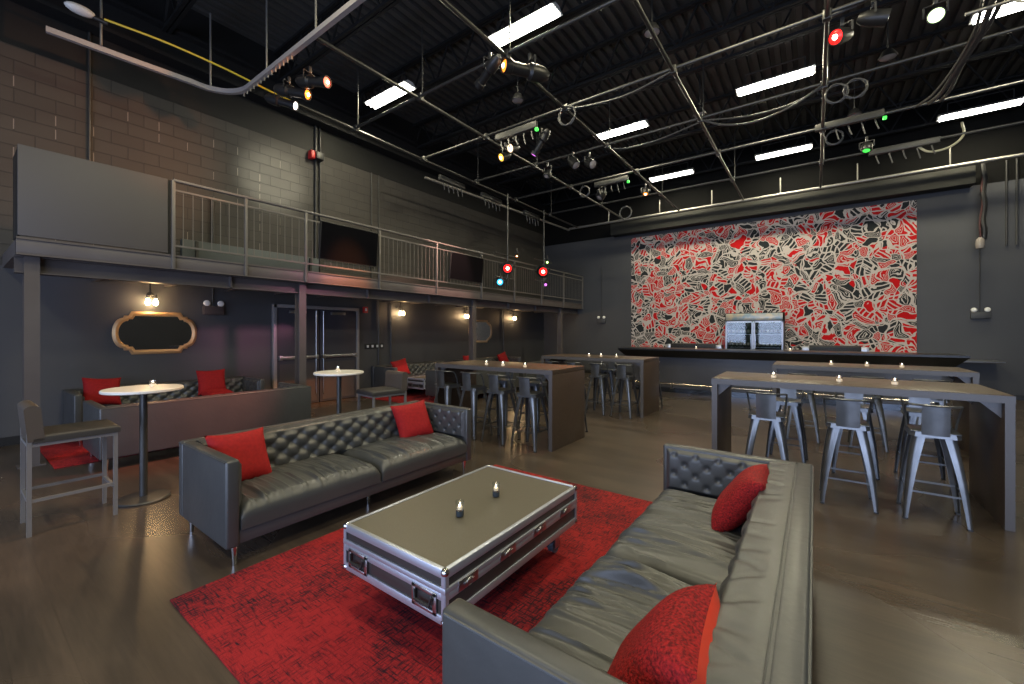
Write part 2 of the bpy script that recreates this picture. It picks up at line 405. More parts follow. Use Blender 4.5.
# televisions hung on the outside of the railing, tipped down a little
for (a, b, zb, h, lb) in ((3.99, 5.2, 2.9, .68, 'black flat television hung on the railing, nearer the guard panel'), (7.28, 8.5, 2.88, .66, 'black flat television hung on the railing, nearer the mural')):
    t = thing('television', lb, 'television', (XM + .075, (a + b) / 2, zb), 0, 'televisions on the balcony railing'); t.rotation_euler = (0, math.radians(5), 0)
    w = (b - a) / 2
    obj('casing', M().box(.0, .05, -w, w, 0, h, .008), PLASTIC, t)
    obj('screen', M().box(.05, .053, -w + .012, w - .012, .015, h - .012), SCREEN, t)
    obj('rail_bracket', M().box(-.03, .0, -.2, .2, .15, .4), BLACKM, t)

# ------------------------------------------------------------------ doors on the left wall
X0 = XL
m = M()
for y in (4.06, 5.98): m.box(X0, X0 + .09, y - .035, y + .035, 0, 2.16, .004)
m.box(X0, X0 + .09, 4.03, 6.01, 2.09, 2.16, .004)
struct('door_frame', m, mat('door_frame_paint', (.3, .29, .3), .35, .4))
DOORM = mat('door_paint', (.045, .043, .052), .32)
for k, (a, b, hy) in enumerate(((4.095, 5.01, 4.93), (5.03, 5.945, 5.1))):
    d = bpy.data.objects.new('door_%d' % (k + 1), None); COL.objects.link(d); d.location = (X0 + .02, a, 0); d['kind'] = 'structure'
    w = b - a
    obj('door_leaf', M().box(0, .045, 0, w, .01, 2.08, .004), DOORM, d)
    m = M(); m.box(.06, .1, .04, w - .04, 1.0, 1.06, .006); m.box(.045, .11, .03, .1, .985, 1.075, .006); m.box(.045, .11, w - .1, w - .03, .985, 1.075, .006)
    obj('panic_bar', m, STEEL, d)
    obj('kick_plate', M().box(.045, .05, .06, w - .06, .06, .9), mat('kick_panel', (.07, .06, .062), .4, .2), d)
    m = M(); m.box(.045, .1, .25, .6, 1.98, 2.04, .006); obj('door_closer', m, STEEL, d)
    y = hy - a; obj('vertical_rod', M().cyl((.07, y, .2), (.07, y, 2.05), .012), STEEL, d)

# ------------------------------------------------------------------ rugs
def rug(x0, x1, y0, y1, lb):
    o = obj('rug', M().box(x0 - (x0 + x1) / 2, x1 - (x0 + x1) / 2, y0 - (y0 + y1) / 2, y1 - (y0 + y1) / 2, 0, .012, .004), RUG)
    o.location = ((x0 + x1) / 2, (y0 + y1) / 2, 0); return tag(o, lb, 'rug', 'red rugs')
rug(-3.06, -.75, .79, 3.87, 'big red rug with dark woven flecks under the flight case table')
rug(-8.95, -7.07, .77, 3.85, 'red rug between the two sofas below the gilt mirror')
rug(-8.9, -6.6, 6.0, 9.1, 'red rug beneath the lounge sofas beyond the double doors')

# ------------------------------------------------------------------ sofas
def tuft(u, v, su=.092, sv=.07, A=.042):
    p, q = u / su + v / sv, u / su - v / sv
    h = (abs(math.sin(PI * p / 2)) * abs(math.sin(PI * q / 2))) ** .45
    i, j = round(p / 2), round(q / 2)
    du, dv = (i + j) * su - u, (i - j) * sv - v
    d2 = du * du + dv * dv
    return A * (.42 * h + .58 * (1 - math.exp(-d2 / .0011))) + .007 * math.exp(-d2 / .00006)
def buttons(u, v, su=.075, sv=.07, A=.02):
    p, q = u / su + v / sv, u / su - v / sv
    i, j = round(p / 2), round(q / 2); d2 = ((i + j) * su - u) ** 2 + ((i - j) * sv - v) ** 2
    pl = (abs(math.sin(PI * p / 2)) * abs(math.sin(PI * q / 2))) ** .3
    return A * (.15 * pl + .85 * (1 - math.exp(-d2 / .00032))) + .005 * math.exp(-d2 / .00005)
def pad(m, x0, x1, y0, y1, z0, z1, r=.03, crown=.015, wr=None, nx=40, ny=24):
    def drop(e): return 0 if e >= r else r - math.sqrt(max(0, r * r - (r - e) ** 2))
    def ax(a, b, n):
        L = [a + r * (1 - math.cos(PI / 2 * i / 4)) for i in range(4)]
        return L + [a + r + (b - a - 2 * r) * i / n for i in range(n + 1)] + [b - (q - a) for q in L[::-1]]
    X, Y = ax(x0, x1, nx), ax(y0, y1, ny)
    V = []
    for x in X:
        row = []
        for y in Y:
            u, v = (x - x0) / (x1 - x0), (y - y0) / (y1 - y0)
            e = min(r, math.hypot(drop(min(x - x0, x1 - x)), drop(min(y - y0, y1 - y))))
            z = z1 - e + crown * (4 * u * (1 - u)) ** .6 * (4 * v * (1 - v)) ** .6
            if wr: z += wr(u, v) * min(1, 16 * u * (1 - u) * 1.0) * min(1, 10 * v * (1 - v) + .15)
            row.append(m.bm.verts.new((x, y, z)))
        V.append(row)
    nX, nY = len(X) - 1, len(Y) - 1
    for i in range(nX):
        for j in range(nY): m.bm.faces.new((V[i][j], V[i + 1][j], V[i + 1][j + 1], V[i][j + 1]))
    loop = [V[i][0] for i in range(nX + 1)] + [V[nX][j] for j in range(1, nY + 1)] + [V[i][nY] for i in range(nX - 1, -1, -1)] + [V[0][j] for j in range(nY - 1, 0, -1)]
    n = len(loop); W = [m.bm.verts.new((v.co.x, v.co.y, z0)) for v in loop]
    for i in range(n): m.bm.faces.new((loop[i], W[i], W[(i + 1) % n], loop[(i + 1) % n]))
    m.bm.faces.new(W)
    return m
def wrinkles(seed, amp):
    rr = random.Random(seed); ks = [(rr.random(), rr.uniform(.005, .016), rr.uniform(.2, 1) * amp, rr.uniform(-.25, .25), rr.uniform(-1, 1)) for _ in range(44)]
    def f(u, v):
        s = 0
        for c, w, a, sl, cv in ks:
            d = u - c - sl * (v - .3) * .35 - cv * .12 * (v - .4) ** 2
            s += a * math.exp(-(d / w) ** 2) * math.exp(-((v - .25) / .55) ** 2)
        return s - amp * .6
    return f
SL, SD, SH = 2.42, .93, .725
def make_sofa():
    t = thing('sofa', '-', 'sofa'); h, d = SL / 2, SD / 2
    m = M(); m.box(-h, h, d - .09, d, .14, SH, .018, 3); obj('back_frame', m, LEATHER, t)
    for sx in (-1, 1):
        a, b = sorted((sx * h, sx * (h - .085)))
        obj('armrest', M().box(a, b, -d, d - .085, .14, SH, .018, 3), LEATHER, t)
        m = M()
        def fa(u, v, sx=sx):
            y = -d + .03 + u * (SD - .25); z = .40 + v * (SH - .425)
            e = min(1, u / .04, (1 - u) / .04, v / .08, (1 - v) / .08)
            return (sx * (h - .085 - .006 - (buttons(y, z - .46) + .004) * max(0, e)), y, z)
        m.grid(fa, 96, 44, lambda c, sx=sx: Vector((sx * (h - .08), c.y, c.z)))
        obj('tufted_arm', m, LEATHER, t)
    m = M()
    def fb(u, v):
        x = -h + .09 + u * (SL - .18); s = v * .44
        if s < .33: z = .385 + s; y = d - .24 + s * .14
        else:
            q = (s - .33) / .11 * PI / 2; z = .715 + .012 * math.sin(q); y = d - .194 + .10 * q / (PI / 2)
        e = min(1, v / .06, (1 - v) / .35) * min(1, u / .01, (1 - u) / .01)
        return (x, y - .03 - (tuft(x, s, A=.036) if s < .36 else 0) * max(0, e) * max(0, min(1, (.335 - s) / .06)) - .012 * max(0, min(1, (s - .27) / .06)) * min(1, (1 - v) / .1), z)
    rr = random.Random(5); KS = [(rr.uniform(-h, h), rr.uniform(.012, .03), rr.uniform(.003, .009), rr.uniform(-.3, .3)) for _ in range(30)]
    def fb2(u, v):
        x, y, z = fb(u, v); k = max(0, min(1, (v - .5) / .2)) * min(1, (1 - v) / .08)
        return (x, y, z - k * sum(a * math.exp(-((x - c - sl * (v - .7)) / w) ** 2) for c, w, a, sl in KS))
    m.grid(fb2, 190, 46, lambda c: Vector((c.x, d - .08, c.z - .004))); obj('tufted_back', m, LEATHER, t)
    obj('seat_base', M().box(-h + .08, h - .08, -d + .012, d - .08, .15, .245, .012), LEATHER, t)
    for k, (a, b) in enumerate(((-h + .09, -.012), (.012, h - .09))):
        m = M(); pad(m, a, b, -d - .004, d - .175, .245, .395, .075, .05, wrinkles(k + 3, .012), 220, 28); obj('seat_cushion', m, LEATHER, t)
    m = M()
    m.tube([(-h + .02, d - .002, SH - .012), (h - .02, d - .002, SH - .012)], .006, 6)
    m.tube([(-h + .02, d - .092, SH - .0), (h - .02, d - .092, SH)], .003, 6)
    for sx in (-1, 1): m.tube([(sx * (h - .001), -d + .02, SH - .012), (sx * (h - .001), d - .02, SH - .012)], .005, 6)
    obj('piping', m, LEATHER, t)
    for x, yy in ((-h + .07, .06), (0, .2), (h - .07, .06)):
        for y in (-d + yy, d - yy):
            obj('leg', M().cyl((x, y, 0), (x, y, .15), .012, .022, 12), CHROME, t)
    return t
sofa = Proto(make_sofa())
G = 'black tufted leather sofas'
sofa.put((-3.585, 2.31, 0), PI / 2, 'grey tufted leather sofa left of the flight case table, facing it', G)
so2 = sofa.put((-.475, 2.12, 0), -PI / 2, 'grey tufted leather sofa nearest the camera, seen over its back, right of red rug', G)
for k, c in enumerate([c for c in so2.children if c.name.startswith('seat_cushion')]):      # this one is worn into deeper creases
    h, d = SL / 2, SD / 2; a, b = ((-h + .09, -.012), (.012, h - .09))[k]; m = M()
    pad(m, a, b, -d - .004, d - .175, .245, .395, .075, .05, wrinkles(k + 13, .021), 240, 30)
    q = obj('seat_cushion', m, LEATHER); c.data = q.data; bpy.data.objects.remove(q)

sofa.put((-8.58, 2.27, 0), PI / 2, 'tufted leather sofa against the wall under the gilt mirror', G)
sofa.put((-6.915, 2.25, 0), -PI / 2, 'leather sofa with its plain back turned to us, behind the white round table', G)
sofa.put((-8.58, 7.6, 0), PI / 2, 'tufted leather sofa against wall just beyond the double doors', G)
sofa.put((-6.73, 7.72, 0), -PI / 2, 'leather sofa seen end on behind left leg of the long wooden table', G)
sofa.put((-8.58, 10.5, 0), PI / 2, 'tufted leather sofa against wall below the farther mirror', G)
sofa.put((-6.85, 10.5, 0), -PI / 2, 'farthest leather sofa, its back peeping over the two high tables', G)

# ------------------------------------------------------------------ pillows
def pillow_mesh(m, s=.24, T=.085, n=22, side=0):
    def P(u, v, sg):
        k = max(0, (1 - u ** 4) * (1 - v ** 4)) ** .62
        return (s * u * (1 - .09 * (1 - v * v) * abs(u)), s * v * (1 - .09 * (1 - u * u) * abs(v)), sg * T * k)
    V = {}
    for sg in (1, -1):
        for i in range(n + 1):
            for j in range(n + 1):
                edge = i in (0, n) or j in (0, n)
                key = (i, j, 0 if edge else sg)
                if key not in V: V[key] = m.bm.verts.new(P(2 * i / n - 1, 2 * j / n - 1, 0 if edge else sg))
        for i in range(n):
            for j in range(n):
                g = lambda a, b: V.get((a, b, sg)) or V[(a, b, 0)]
                if side in (0, sg): m.bm.faces.new((g(i, j), g(i + 1, j), g(i + 1, j + 1), g(i, j + 1)))
    if side: bmesh.ops.delete(m.bm, geom=[v for v in m.bm.verts if not v.link_faces], context='VERTS')
    return m
def orient(normal, roll):
    z = Vector(normal).normalized(); x = Vector((0, 0, 1)).cross(z)
    x = x.normalized() if x.length > 1e-4 else Vector((1, 0, 0)); y = z.cross(x)
    return (Matrix((x, y, z)).transposed() @ Matrix.Rotation(roll, 3, 'Z')).to_euler()
pl = obj('pillow', pillow_mesh(M()), RED, ang=80); tag(pl, '-', 'pillow')
pil = Proto(pl); G = 'red scatter pillows'
PIL = [
 ((-3.68, 1.40, .61), (.82, .10, .42), -.05, 'red velvet pillow at the near end of the sofa left of the case'),
 ((-3.67, 3.14, .60), (.82, -.16, .42), .06, 'red velvet pillow at the far end of the sofa left of the case'),
 ((-8.62, 1.42, .69), (.85, .10, .35), -.1, 'red pillow on the mirror wall sofa, left of the round table top'),
 ((-8.62, 2.82, .70), (.93, -.02, .25), 0, 'upright red pillow on the mirror wall sofa, right of the round table top'),
 ((-8.38, 2.84, .5), (.1, 0, 1), 0, 'red pillow lying flat in front of the upright one on the mirror wall sofa'),
 ((-8.6, 6.95, .66), (.85, -.2, .3), .2, 'red pillow leaning on the sofa just beyond the double doors'),
 ((-8.6, 9.55, .66), (.9, .1, .3), 0, 'red pillow on far wall sofa, half hidden by the balcony column'),
 ((-8.6, 11.3, .66), (.9, -.1, .3), .25, 'tilted red pillow on far wall sofa, right of the balcony column'),
]
for p, nrm, roll, lb in PIL:
    o = pil.put(p, orient(nrm, roll), lb, G)
    if p[0] > -5: o.scale = (.92, .92, .92); o.location.z -= .025
t = tag(obj('pillow', pillow_mesh(M(), .225, .1, 26, 1), SHAG, ang=80), 'red shaggy pillow nearest the camera, with plain orange back', 'pillow', G)
b_ = obj('back_panel', pillow_mesh(M(), .225, .1, 26, -1), REDO, t, 80); b_['label'] = 'plain orange-red satin back'
t.location = (-.375, 1.27, .575); t.rotation_euler = orient((-.80, -.06, .58), .0)
t = tag(obj('pillow', pillow_mesh(M(), .215, .085, 26, 0), SHAG, ang=80), 'red shaggy pillow leaning in far corner of the nearest sofa', 'pillow', G)
t.location = (-.36, 2.83, .585); t.rotation_euler = orient((-.80, -.02, .58), .0)

# ------------------------------------------------------------------ flight cases
def make_case(L, W, label, z0=.215, z1=.47):
    """long along y, closed lid, castors"""
    t = thing('flight_case', label, 'flight case'); l, w = L / 2, W / 2; sm = z1 - .11
    obj('body', M().box(-w + .006, w - .006, -l + .006, l - .006, z0 + .004, sm, .003), CASEDRK, t)
    ld = obj('lid', M().box(-w + .006, w - .006, -l + .006, l - .006, sm + .002, z1 - .006, .003), CASEDRK, t)
    obj('top_panel', M().box(-w + .02, w - .02, -l + .02, l - .02, z1 - .006, z1 - .002), CASELIT, ld)  # thin sheet carrying the lamp-lit tone of the lid
    m = M(); e = .022
    def hoop(za, zb, o):
        m.box(-w - o, w + o, -l - o, -l + .008, za, zb, .003); m.box(-w - o, w + o, l - .008, l + o, za, zb, .003)
        m.box(-w - o, -w + .008, -l, l, za, zb, .003); m.box(w - .008, w + o, -l, l, za, zb, .003)
    hoop(z0, z0 + .042, .002); hoop(sm - .034, sm + .0, .002)
    for sx in (-1, 1):
        for sy in (-1, 1):
            x, y = sx * w, sy * l
            m.box(min(x, x - sx * e), max(x, x - sx * e) , min(y - sy * .004, y + sy * .003), max(y - sy * .004, y + sy * .003), z0, z1)
            m.box(min(x - sx * .004, x + sx * .003), max(x - sx * .004, x + sx * .003), min(y, y - sy * e), max(y, y - sy * e), z0, z1)
    obj('body_edging', m, ALU, t)
    m = M(); hoop(sm + .001, sm + .028, .004); hoop(z1 - .04, z1 + .002, .002)
    for sx in (-1, 1): a, b = sorted((sx * w, sx * (w - e))); m.box(a, b, -l, l, z1 - .004, z1 + .003, .002)
    for sy in (-1, 1): a, b = sorted((sy * l, sy * (l - e))); m.box(-w, w, a, b, z1 - .004, z1 + .003, .002)
    obj('lid_edging', m, ALU, ld)
    for sx in (-1, 1):
        for sy in (-1, 1):
            for z in (z0 + .012, z1 - .012):
                obj('ball_corner', M().ball((sx * (w - .010), sy * (l - .010), z), .021, 12), CHROME, t)
    for sx in (-1, 1):                            # recessed butterfly latches along both long sides
        for k in range(4):
            y = -l + L * (.12 + .25 * k)
            m = M(); a, b = sorted((sx * (w + .002), sx * (w + .008)))
            m.box(a, b - sx * .002 if sx > 0 else b, y - .07, y + .07, sm - .028, sm + .024, .002)
            a, b = sorted((sx * (w + .008), sx * (w + .014))); m.box(a, b, y - .035, y + .035, sm - .012, sm + .006, .002)
            m.tube([(sx * (w + .012), y + .018 * math.cos(q), sm - .004 + .018 * math.sin(q)) for q in [2 * PI * i / 10 for i in range(10)]], .003, 5, True)
            obj('latch', m, STEEL, t)
    for sy in (-1, 1):                            # sprung handles in recessed dishes on the short ends
        for x in (-w * .66, w * .66):
            m = M(); y = sy * l; a, b = sorted((y + sy * .001, y + sy * .007)); zc = z0 + .082
            m.box(x - .085, x - .06, a, b, zc - .052, zc + .052, .002); m.box(x + .06, x + .085, a, b, zc - .052, zc + .052, .002)
            m.box(x - .085, x + .085, a, b, zc + .034, zc + .052, .002); m.box(x - .085, x + .085, a, b, zc - .052, zc - .036, .002)
            h = obj('handle', m, STEEL, t)
            obj('grip', M().tube([(x - .06, y + sy * .012, zc + .03), (x - .05, y + sy * .018, zc - .01), (x + .05, y + sy * .018, zc - .01), (x + .06, y + sy * .012, zc + .03)], .008, 8), PLASTIC, h)
    for sx in (-1, 1):
        for sy in (-1, 1):
            x, y = sx * (w - (.13 if sy > 0 else .3)), sy * (l - (.1 if sy > 0 else .46))
            m = M(); m.box(x - .05, x + .05, y - .05, y + .05, z0 - .012, z0 + .004); m.box(x - .032, x - .026, y - .03, y + .03, .05, z0 - .01); m.box(x + .026, x + .032, y - .03, y + .03, .05, z0 - .01); m.cyl((x - .034, y, .07), (x + .034, y, .07), .008)
            c = obj('castor', m, STEEL, t)
            obj('wheel', M().cyl((x - .022, y, .0625), (x + .022, y, .0625), .05, None, 24), mat('blue_grey_rubber', (.045, .065, .09), .5), c)
    return t
FC = make_case(1.30, .81, 'black flight case on castors with aluminium edging used as coffee table on red rug')
FC.location = (-1.775, 2.01, .012)
fc2 = make_case(1.2, .6, 'small flight case table between the sofas beyond the double doors'); fc2.location = (-7.68, 7.25, .012)

# ------------------------------------------------------------------ candles
def make_votive(tall=False):
    t = thing('votive_candle', '-', 'candle'); s = 1.0
    obj('holder', M().lathe([(.0, 0), (.026, 0), (.03, .006), (.03, .035), (.026, .036), (.0, .036)], 16), mat('smoked_holder', (.03, .04, .05), .15) if tall else WAX, t)
    obj('glass', M().lathe([(.026, .036), (.029, .04), (.031, .095), (.029, .095), (.026, .045), (.0, .043)], 16), GLASS, t)
    obj('wax', M().lathe([(.0, .044), (.018, .044), (.018, .062), (.0, .064)], 12), WAX, t)
    obj('flame', M().lathe([(.0, .064), (.005, .067), (.006, .072), (.003, .08), (.0, .086)], 10), FLAME, t)
    return t
v1 = Proto(make_votive(True)); v2 = Proto(make_votive(False))
G = 'votive candles'
v2.root.scale = (.85, .85, .72); v1.root.scale = (.8, .8, .92)
zc = .012 + .474
v1.put((-1.71, 1.82, zc), 0, 'lit votive in dark holder on flight case table, the nearer one', G)
v1.put((-1.72, 2.18, zc), .5, 'lit votive in dark holder on flight case table, the farther one', G)
v2.put((-5.15, 1.2, 1.055), 0, 'small lit candle on the white round table near the bar chair', G)
v2.put((-5.2, 3.15, 1.055), 0, 'small lit candle on round table in front of the double doors', G)
H = 1.075
for x, y, lb in ((-4.10, 4.96, 'left candle of three on the long wooden table behind the left sofa'), (-3.78, 4.96, 'middle candle of three on the long wooden table behind the left sofa'), (-3.38, 4.96, 'right candle of three on the long wooden table behind the left sofa'),
                 (-3.82, 7.98, 'left candle of three on the high table in front of the bar end'), (-3.55, 7.98, 'middle candle of three on the high table in front of the bar end'), (-3.22, 7.98, 'right candle of three on the high table in front of the bar end'),
                 (-.37, 5.42, 'left candle of three on the nearest right-hand high table'), (.2, 5.4, 'middle candle of three on the nearest right-hand high table'), (.62, 5.4, 'right candle of three on the nearest right-hand high table'),
                 (.2, 8.05, 'left candle of three on the second right-hand high table by the bar'), (.62, 8.05, 'middle candle of three on the second right-hand high table by the bar'), (1.0, 8.05, 'right candle of three on the second right-hand high table by the bar')):
    v2.put((x, y, H), 0, lb, G)
v2.put((-2.42, 11.2, 1.155), 0, 'small lit candle on the bar left of the bottle fridge', G)
v2.put((-.45, 11.2, 1.155), 0, 'small lit candle on the bar right of the bottle fridge', G)

# ------------------------------------------------------------------ long high tables
def make_high_table():
    L, W, Hh, T = 2.2, .95, 1.07, .06
    t = thing('high_table', '-', 'table'); l, w = L / 2, W / 2
    obj('tabletop', M().box(-l, l, -w, w, Hh - T + .002, Hh + .004, .003), WOODT, t)
    for a, b in ((-w - .003, -w), (w, w + .003)): obj('edge_band', M().box(-l - .003, l + .003, a, b, Hh - T, Hh), WOODEDGE, t)
    for sx in (-1, 1):
        a, b = sorted((sx * l, sx * (l - .055)))
        g = obj('panel_leg', M().box(a, b, -w, w, 0, Hh - T, .002), WOODT, t)
        for c_, d_ in ((-w - .003, -w), (w, w + .003)): obj('leg_edge_band', M().box(a, b, c_, d_, 0, Hh - T), WOODEDGE, g)
        x = sx * (l - .056)
        for y in (-w + .08, w - .08):
            obj('gusset', M().prism([(x, y - .015, Hh - T), (x - sx * .13, y - .015, Hh - T), (x, y - .015, Hh - T - .13)], (0, .03, 0)), WOODEDGE, t)
    return t
ht = Proto(make_high_table()); G = 'long high tables'
ht.put((-3.9, 5.22, 0), 0, 'long dark wooden high table behind the left sofa, brown end panel towards us', G)
ht.put((-3.65, 8.08, 0), 0, 'dark wooden high table farther back, before the left end of the bar', G)
ht.put((.18, 5.475, 0), 0, 'nearest long high table on the right with grey legs and three candles', G)
ht.put((.56, 8.12, 0), 0, 'high table behind the nearest right-hand one, close to the bar', G)

# ------------------------------------------------------------------ metal stools (face +y, low back at -y)
def make_stool():
    t = thing('metal_stool', '-', 'stool'); Z = .75
    m = M(); m.box(-.155, .155, -.155, .155, Z - .012, Z, .008, 2)
    R = []
    for s_, z in ((.150, Z - .008), (.158, Z - .05)):
        R.append([m.bm.verts.new((s_ * x, s_ * y, z)) for x, y in ((-1, -.8), (-.8, -1), (.8, -1), (1, -.8), (1, .8), (.8, 1), (-.8, 1), (-1, .8))])
    m.skin(R, False); obj('seat', m, GUN, t)
    for sx in (-1, 1):
        for sy in (-1, 1):
            m = M(); a = Vector((sx * .128, sy * .128, Z - .01)); b = Vector((sx * .205, sy * .205, 0))
            R = []
            for k in range(7):
                q = k / 6; c = a.lerp(b, q); wd = .08 * (1 - q) + .03 * q; ix, iy = -sx, -sy
                bow = .012 * math.sin(PI * q); c = c + Vector((sx * bow, sy * bow, 0))
                rr = wd * .55; th = .006
                arc = [(rr - rr * math.cos(g_), rr - rr * math.sin(g_)) for g_ in [PI / 2 * n_ / 5 for n_ in range(6)]]
                outer = [(0, wd)] + arc + [(wd, 0)]; inner = [(th, wd)] + [(th + (rr - th) * (1 - math.cos(g_)), th + (rr - th) * (1 - math.sin(g_))) for g_ in [PI / 2 * n_ / 5 for n_ in range(6)]] + [(wd, th)]
                pts = [(ix * p, iy * r_) for p, r_ in outer + inner[::-1]]
                R.append([m.bm.verts.new((c.x + p[0], c.y + p[1], c.z)) for p in pts])
            m.skin(R); g = obj('leg', m, GUN, t, 30)
            obj('foot_pad', M().box(b.x - sx * .032 if sx > 0 else b.x, b.x if sx > 0 else b.x + .032, b.y - .032 if sy > 0 else b.y, b.y if sy > 0 else b.y + .032, 0, .012), PLASTIC, g)
    m = M(); q = .68; e = .128 + (.205 - .128) * q - .006; z = Z * (1 - q)
    for k in range(4):
        c = [(-e, -e), (e, -e), (e, e), (-e, e)]; p, r = c[k], c[(k + 1) % 4]
        m.sq((p[0], p[1], z), (r[0], r[1], z), .006, .015)
    obj('foot_rail', m, GUN, t)
    m = M()
    m.grid(lambda u, v: ((-.085 + .17 * u), -.156 - .018 * v - .012 * math.sin(PI * u), Z - .03 + .245 * v), 8, 8, lambda c: Vector((c.x, c.y + .006, c.z)))
    obj('back_splat', m, GUN, t)
    pts = []
    path = [(.15, .06, Z - .02), (.158, .05, Z + .05), (.17, .0, Z + .16), (.172, -.05, Z + .205), (.16, -.11, Z + .215), (.12, -.165, Z + .218), (.06, -.19, Z + .22), (0, -.196, Z + .22)]
    pts = path + [(-x, y, z) for x, y, z in path[-2::-1]]
    obj('back_hoop', M().tube(pts, .009, 8), GUN, t)
    return t
st = Proto(make_stool())
def stools(xs, y, rz, where, group, names):
    for x, n in zip(xs, names):
        st.put((x, y + random.uniform(-.02, .02), 0), rz + random.uniform(-.05, .05), n + ' ' + where, group)
stools((-4.76, -4.22, -3.70, -3.16), 4.80, 0, 'along the near side of long wooden table behind left sofa', 'stools at the left wooden table',
       ('leftmost gunmetal stool', 'second gunmetal stool from left', 'third gunmetal stool from left', 'rightmost gunmetal stool'))
stools((-4.4, -3.75, -3.1), 5.82, PI, 'tucked in on the far side of long wooden table behind left sofa', 'stools at the left wooden table',
       ('leftmost gunmetal stool', 'middle gunmetal stool', 'rightmost gunmetal stool'))
stools((-4.45, -3.95, -3.42, -2.9), 7.58, 0, 'on near side of the high table before the bar end', 'stools at the back left table',
       ('leftmost metal stool', 'second metal stool from left', 'third metal stool from left', 'rightmost metal stool'))
stools((-3.7, -2.78), 8.72, PI, 'on far side of the high table before the bar end', 'stools at the back left table', ('left metal stool', 'right metal stool'))
stools((-.40, .24, .81), 5.0, 0, 'on near side of the nearest right-hand high table', 'stools at the nearest right table', ('left metal stool', 'middle metal stool', 'right metal stool'))
stools((-.28, .36, .92), 6.12, PI, 'on far side of the nearest right-hand high table', 'stools at the nearest right table', ('left metal stool', 'middle metal stool', 'right metal stool'))
stools((-.15, .58, 1.2), 7.5, 0, 'on near side of the second right-hand high table', 'stools at the second right table', ('left metal stool', 'middle metal stool', 'right metal stool'))

# ------------------------------------------------------------------ round tables and bar chairs
def make_round(r):
    t = thing('round_table', '-', 'table')
    obj('tabletop', M().lathe([(0, 1.02), (r - .012, 1.02), (r, 1.028), (r, 1.046), (r - .006, 1.052), (0, 1.052)], 56), WHITE_TOP, t)
    obj('column', M().lathe([(.03, .03), (.03, 1.0), (.12, 1.012), (.12, 1.02), (.0, 1.02)], 20), DARKM, t)
    obj('base', M().lathe([(0, 0), (.2, 0), (.204, .012), (.196, .022), (.06, .032), (0, .034)], 48), DARKM, t)
    return t
rt = make_round(.3); rt.location = (-5.14, 1.13, 0); rt['label'] = 'white round high table beside the low-backed bar chair on the left'
rt = make_round(.31); rt.location = (-5.12, 3.12, 0); rt['label'] = 'white round high table standing before the double doors'
def make_barchair():
    t = thing('bar_chair', '-', 'chair')                    # faces +y
    w, d = .205, .245
    f = mat('satin_frame', (.27, .265, .27), .35, .6); vin = mat('black_vinyl', (.028, .027, .027), .5, spec=.35, bump=(60, .1, .003))
    for sx in (-1, 1):
        for sy in (-1, 1):
            obj('leg', M().sq((sx * w, sy * d, 0), (sx * w, sy * d, .715 if sy > 0 else .83), .027), f, t)
    for sx in (-1, 1):
        for z in (.70, .27): obj('side_rail', M().sq((sx * w, -d, z), (sx * w, d, z), .02, .024), f, t)
    for y, z in ((-d, .70), (d, .70), (d, .24), (-d, .27)): obj('cross_rail', M().sq((-w, y, z), (w, y, z), .02, .024), f, t)
    m = M(); pad(m, -w - .022, w + .022, -d + .02, d + .03, .715, .772, .02, .01, None, 16, 16); obj('seat', m, vin, t)
    m = M()
    y0, y1 = -d - .02, -d + .075
    out = [(y0 + .012, .73)] + [((y0 + y1) / 2 - .012 - (y1 - y0) / 2 * math.cos(k / 10 * PI) * .95, .975 + .035 * math.sin(k / 10 * PI)) for k in range(11)] + [(y1, .80), (y1 + .005, .765), (y1, .73)]
    m.prism([(-w - .022, y, z) for y, z in out], (2 * w + .044, 0, 0)); obj('backrest', m, LEATHER_TAN, t, 35)
    return t
bc = Proto(make_barchair()); G = 'low-backed bar chairs'
bc.put((-5.10, .645, 0), .0, 'low-backed leather bar chair with satin steel frame at far left', G)
bc.put((-4.98, 3.70, 0), PI - .12, 'dark low-backed bar chair at the round table before the doors', G)

# ------------------------------------------------------------------ bar, back bar, fridge
t = thing('bar_counter', 'long black bar counter with undercut top and steel foot rail below the mural', 'bar', (-1.05, 11.4, 0))
m = M(); L = 3.31
top = [(-L, -.5), (L, -.5), (L, .5), (-L, .5)]; bot = [(-L + .16, -.33), (L - .16, -.33), (L - .16, .42), (-L + .16, .42)]
R = [[m.bm.verts.new((x, y, z)) for x, y in p] for p, z in ((bot, .93), (top, 1.11), (top, 1.15))]
m.skin(R); obj('countertop', m, mat('black_lacquer', (.008, .0075, .007), .32, spec=.4), t, 20)
obj('front_panel', M().box(-L + .25, L - .3, -.1, .1, .12, .93), mat('bar_front', (.055, .055, .063), .35, noise=(1.5, (.07, .068, .075), 3)), t)
obj('kick_plate', M().box(-L + .25, L - .3, -.08, .1, 0, .12), mat('mirror_kick', (.14, .16, .19), .15, 1), t)
obj('side_panel', M().box(L - .3, L - .24, -.1, .4, 0, .93), WALLB, t)
obj('foot_rail', M().cyl((-L + .25, -.3, .24), (L - .3, -.3, .24), .025), mat('polished_rail', (.6, .52, .4), .18, 1), t)
for i in range(7):
    x = -L + .4 + i * (2 * L - .9) / 6
    obj('rail_bracket', M().tube([(x, -.3, .24), (x, -.28, .12), (x, -.1, .1)], .015, 8), STEEL, t)
t = thing('back_counter', 'steel back counter on the wall behind the bar', 'counter', (-.55, 14.35, 0))
for a, b in ((-4.0, -1.75), (-.1, 4.0)):
    obj('worktop', M().box(a, b, -.33, .33, .87, .91, .004), STEEL, t)
for a, b in ((-4.0, -1.75), (-.1, 1.9)): obj('cupboard', M().box(a, b, -.28, .33, .1, .87), BLACKM, t)
t['category'] = 'counter'
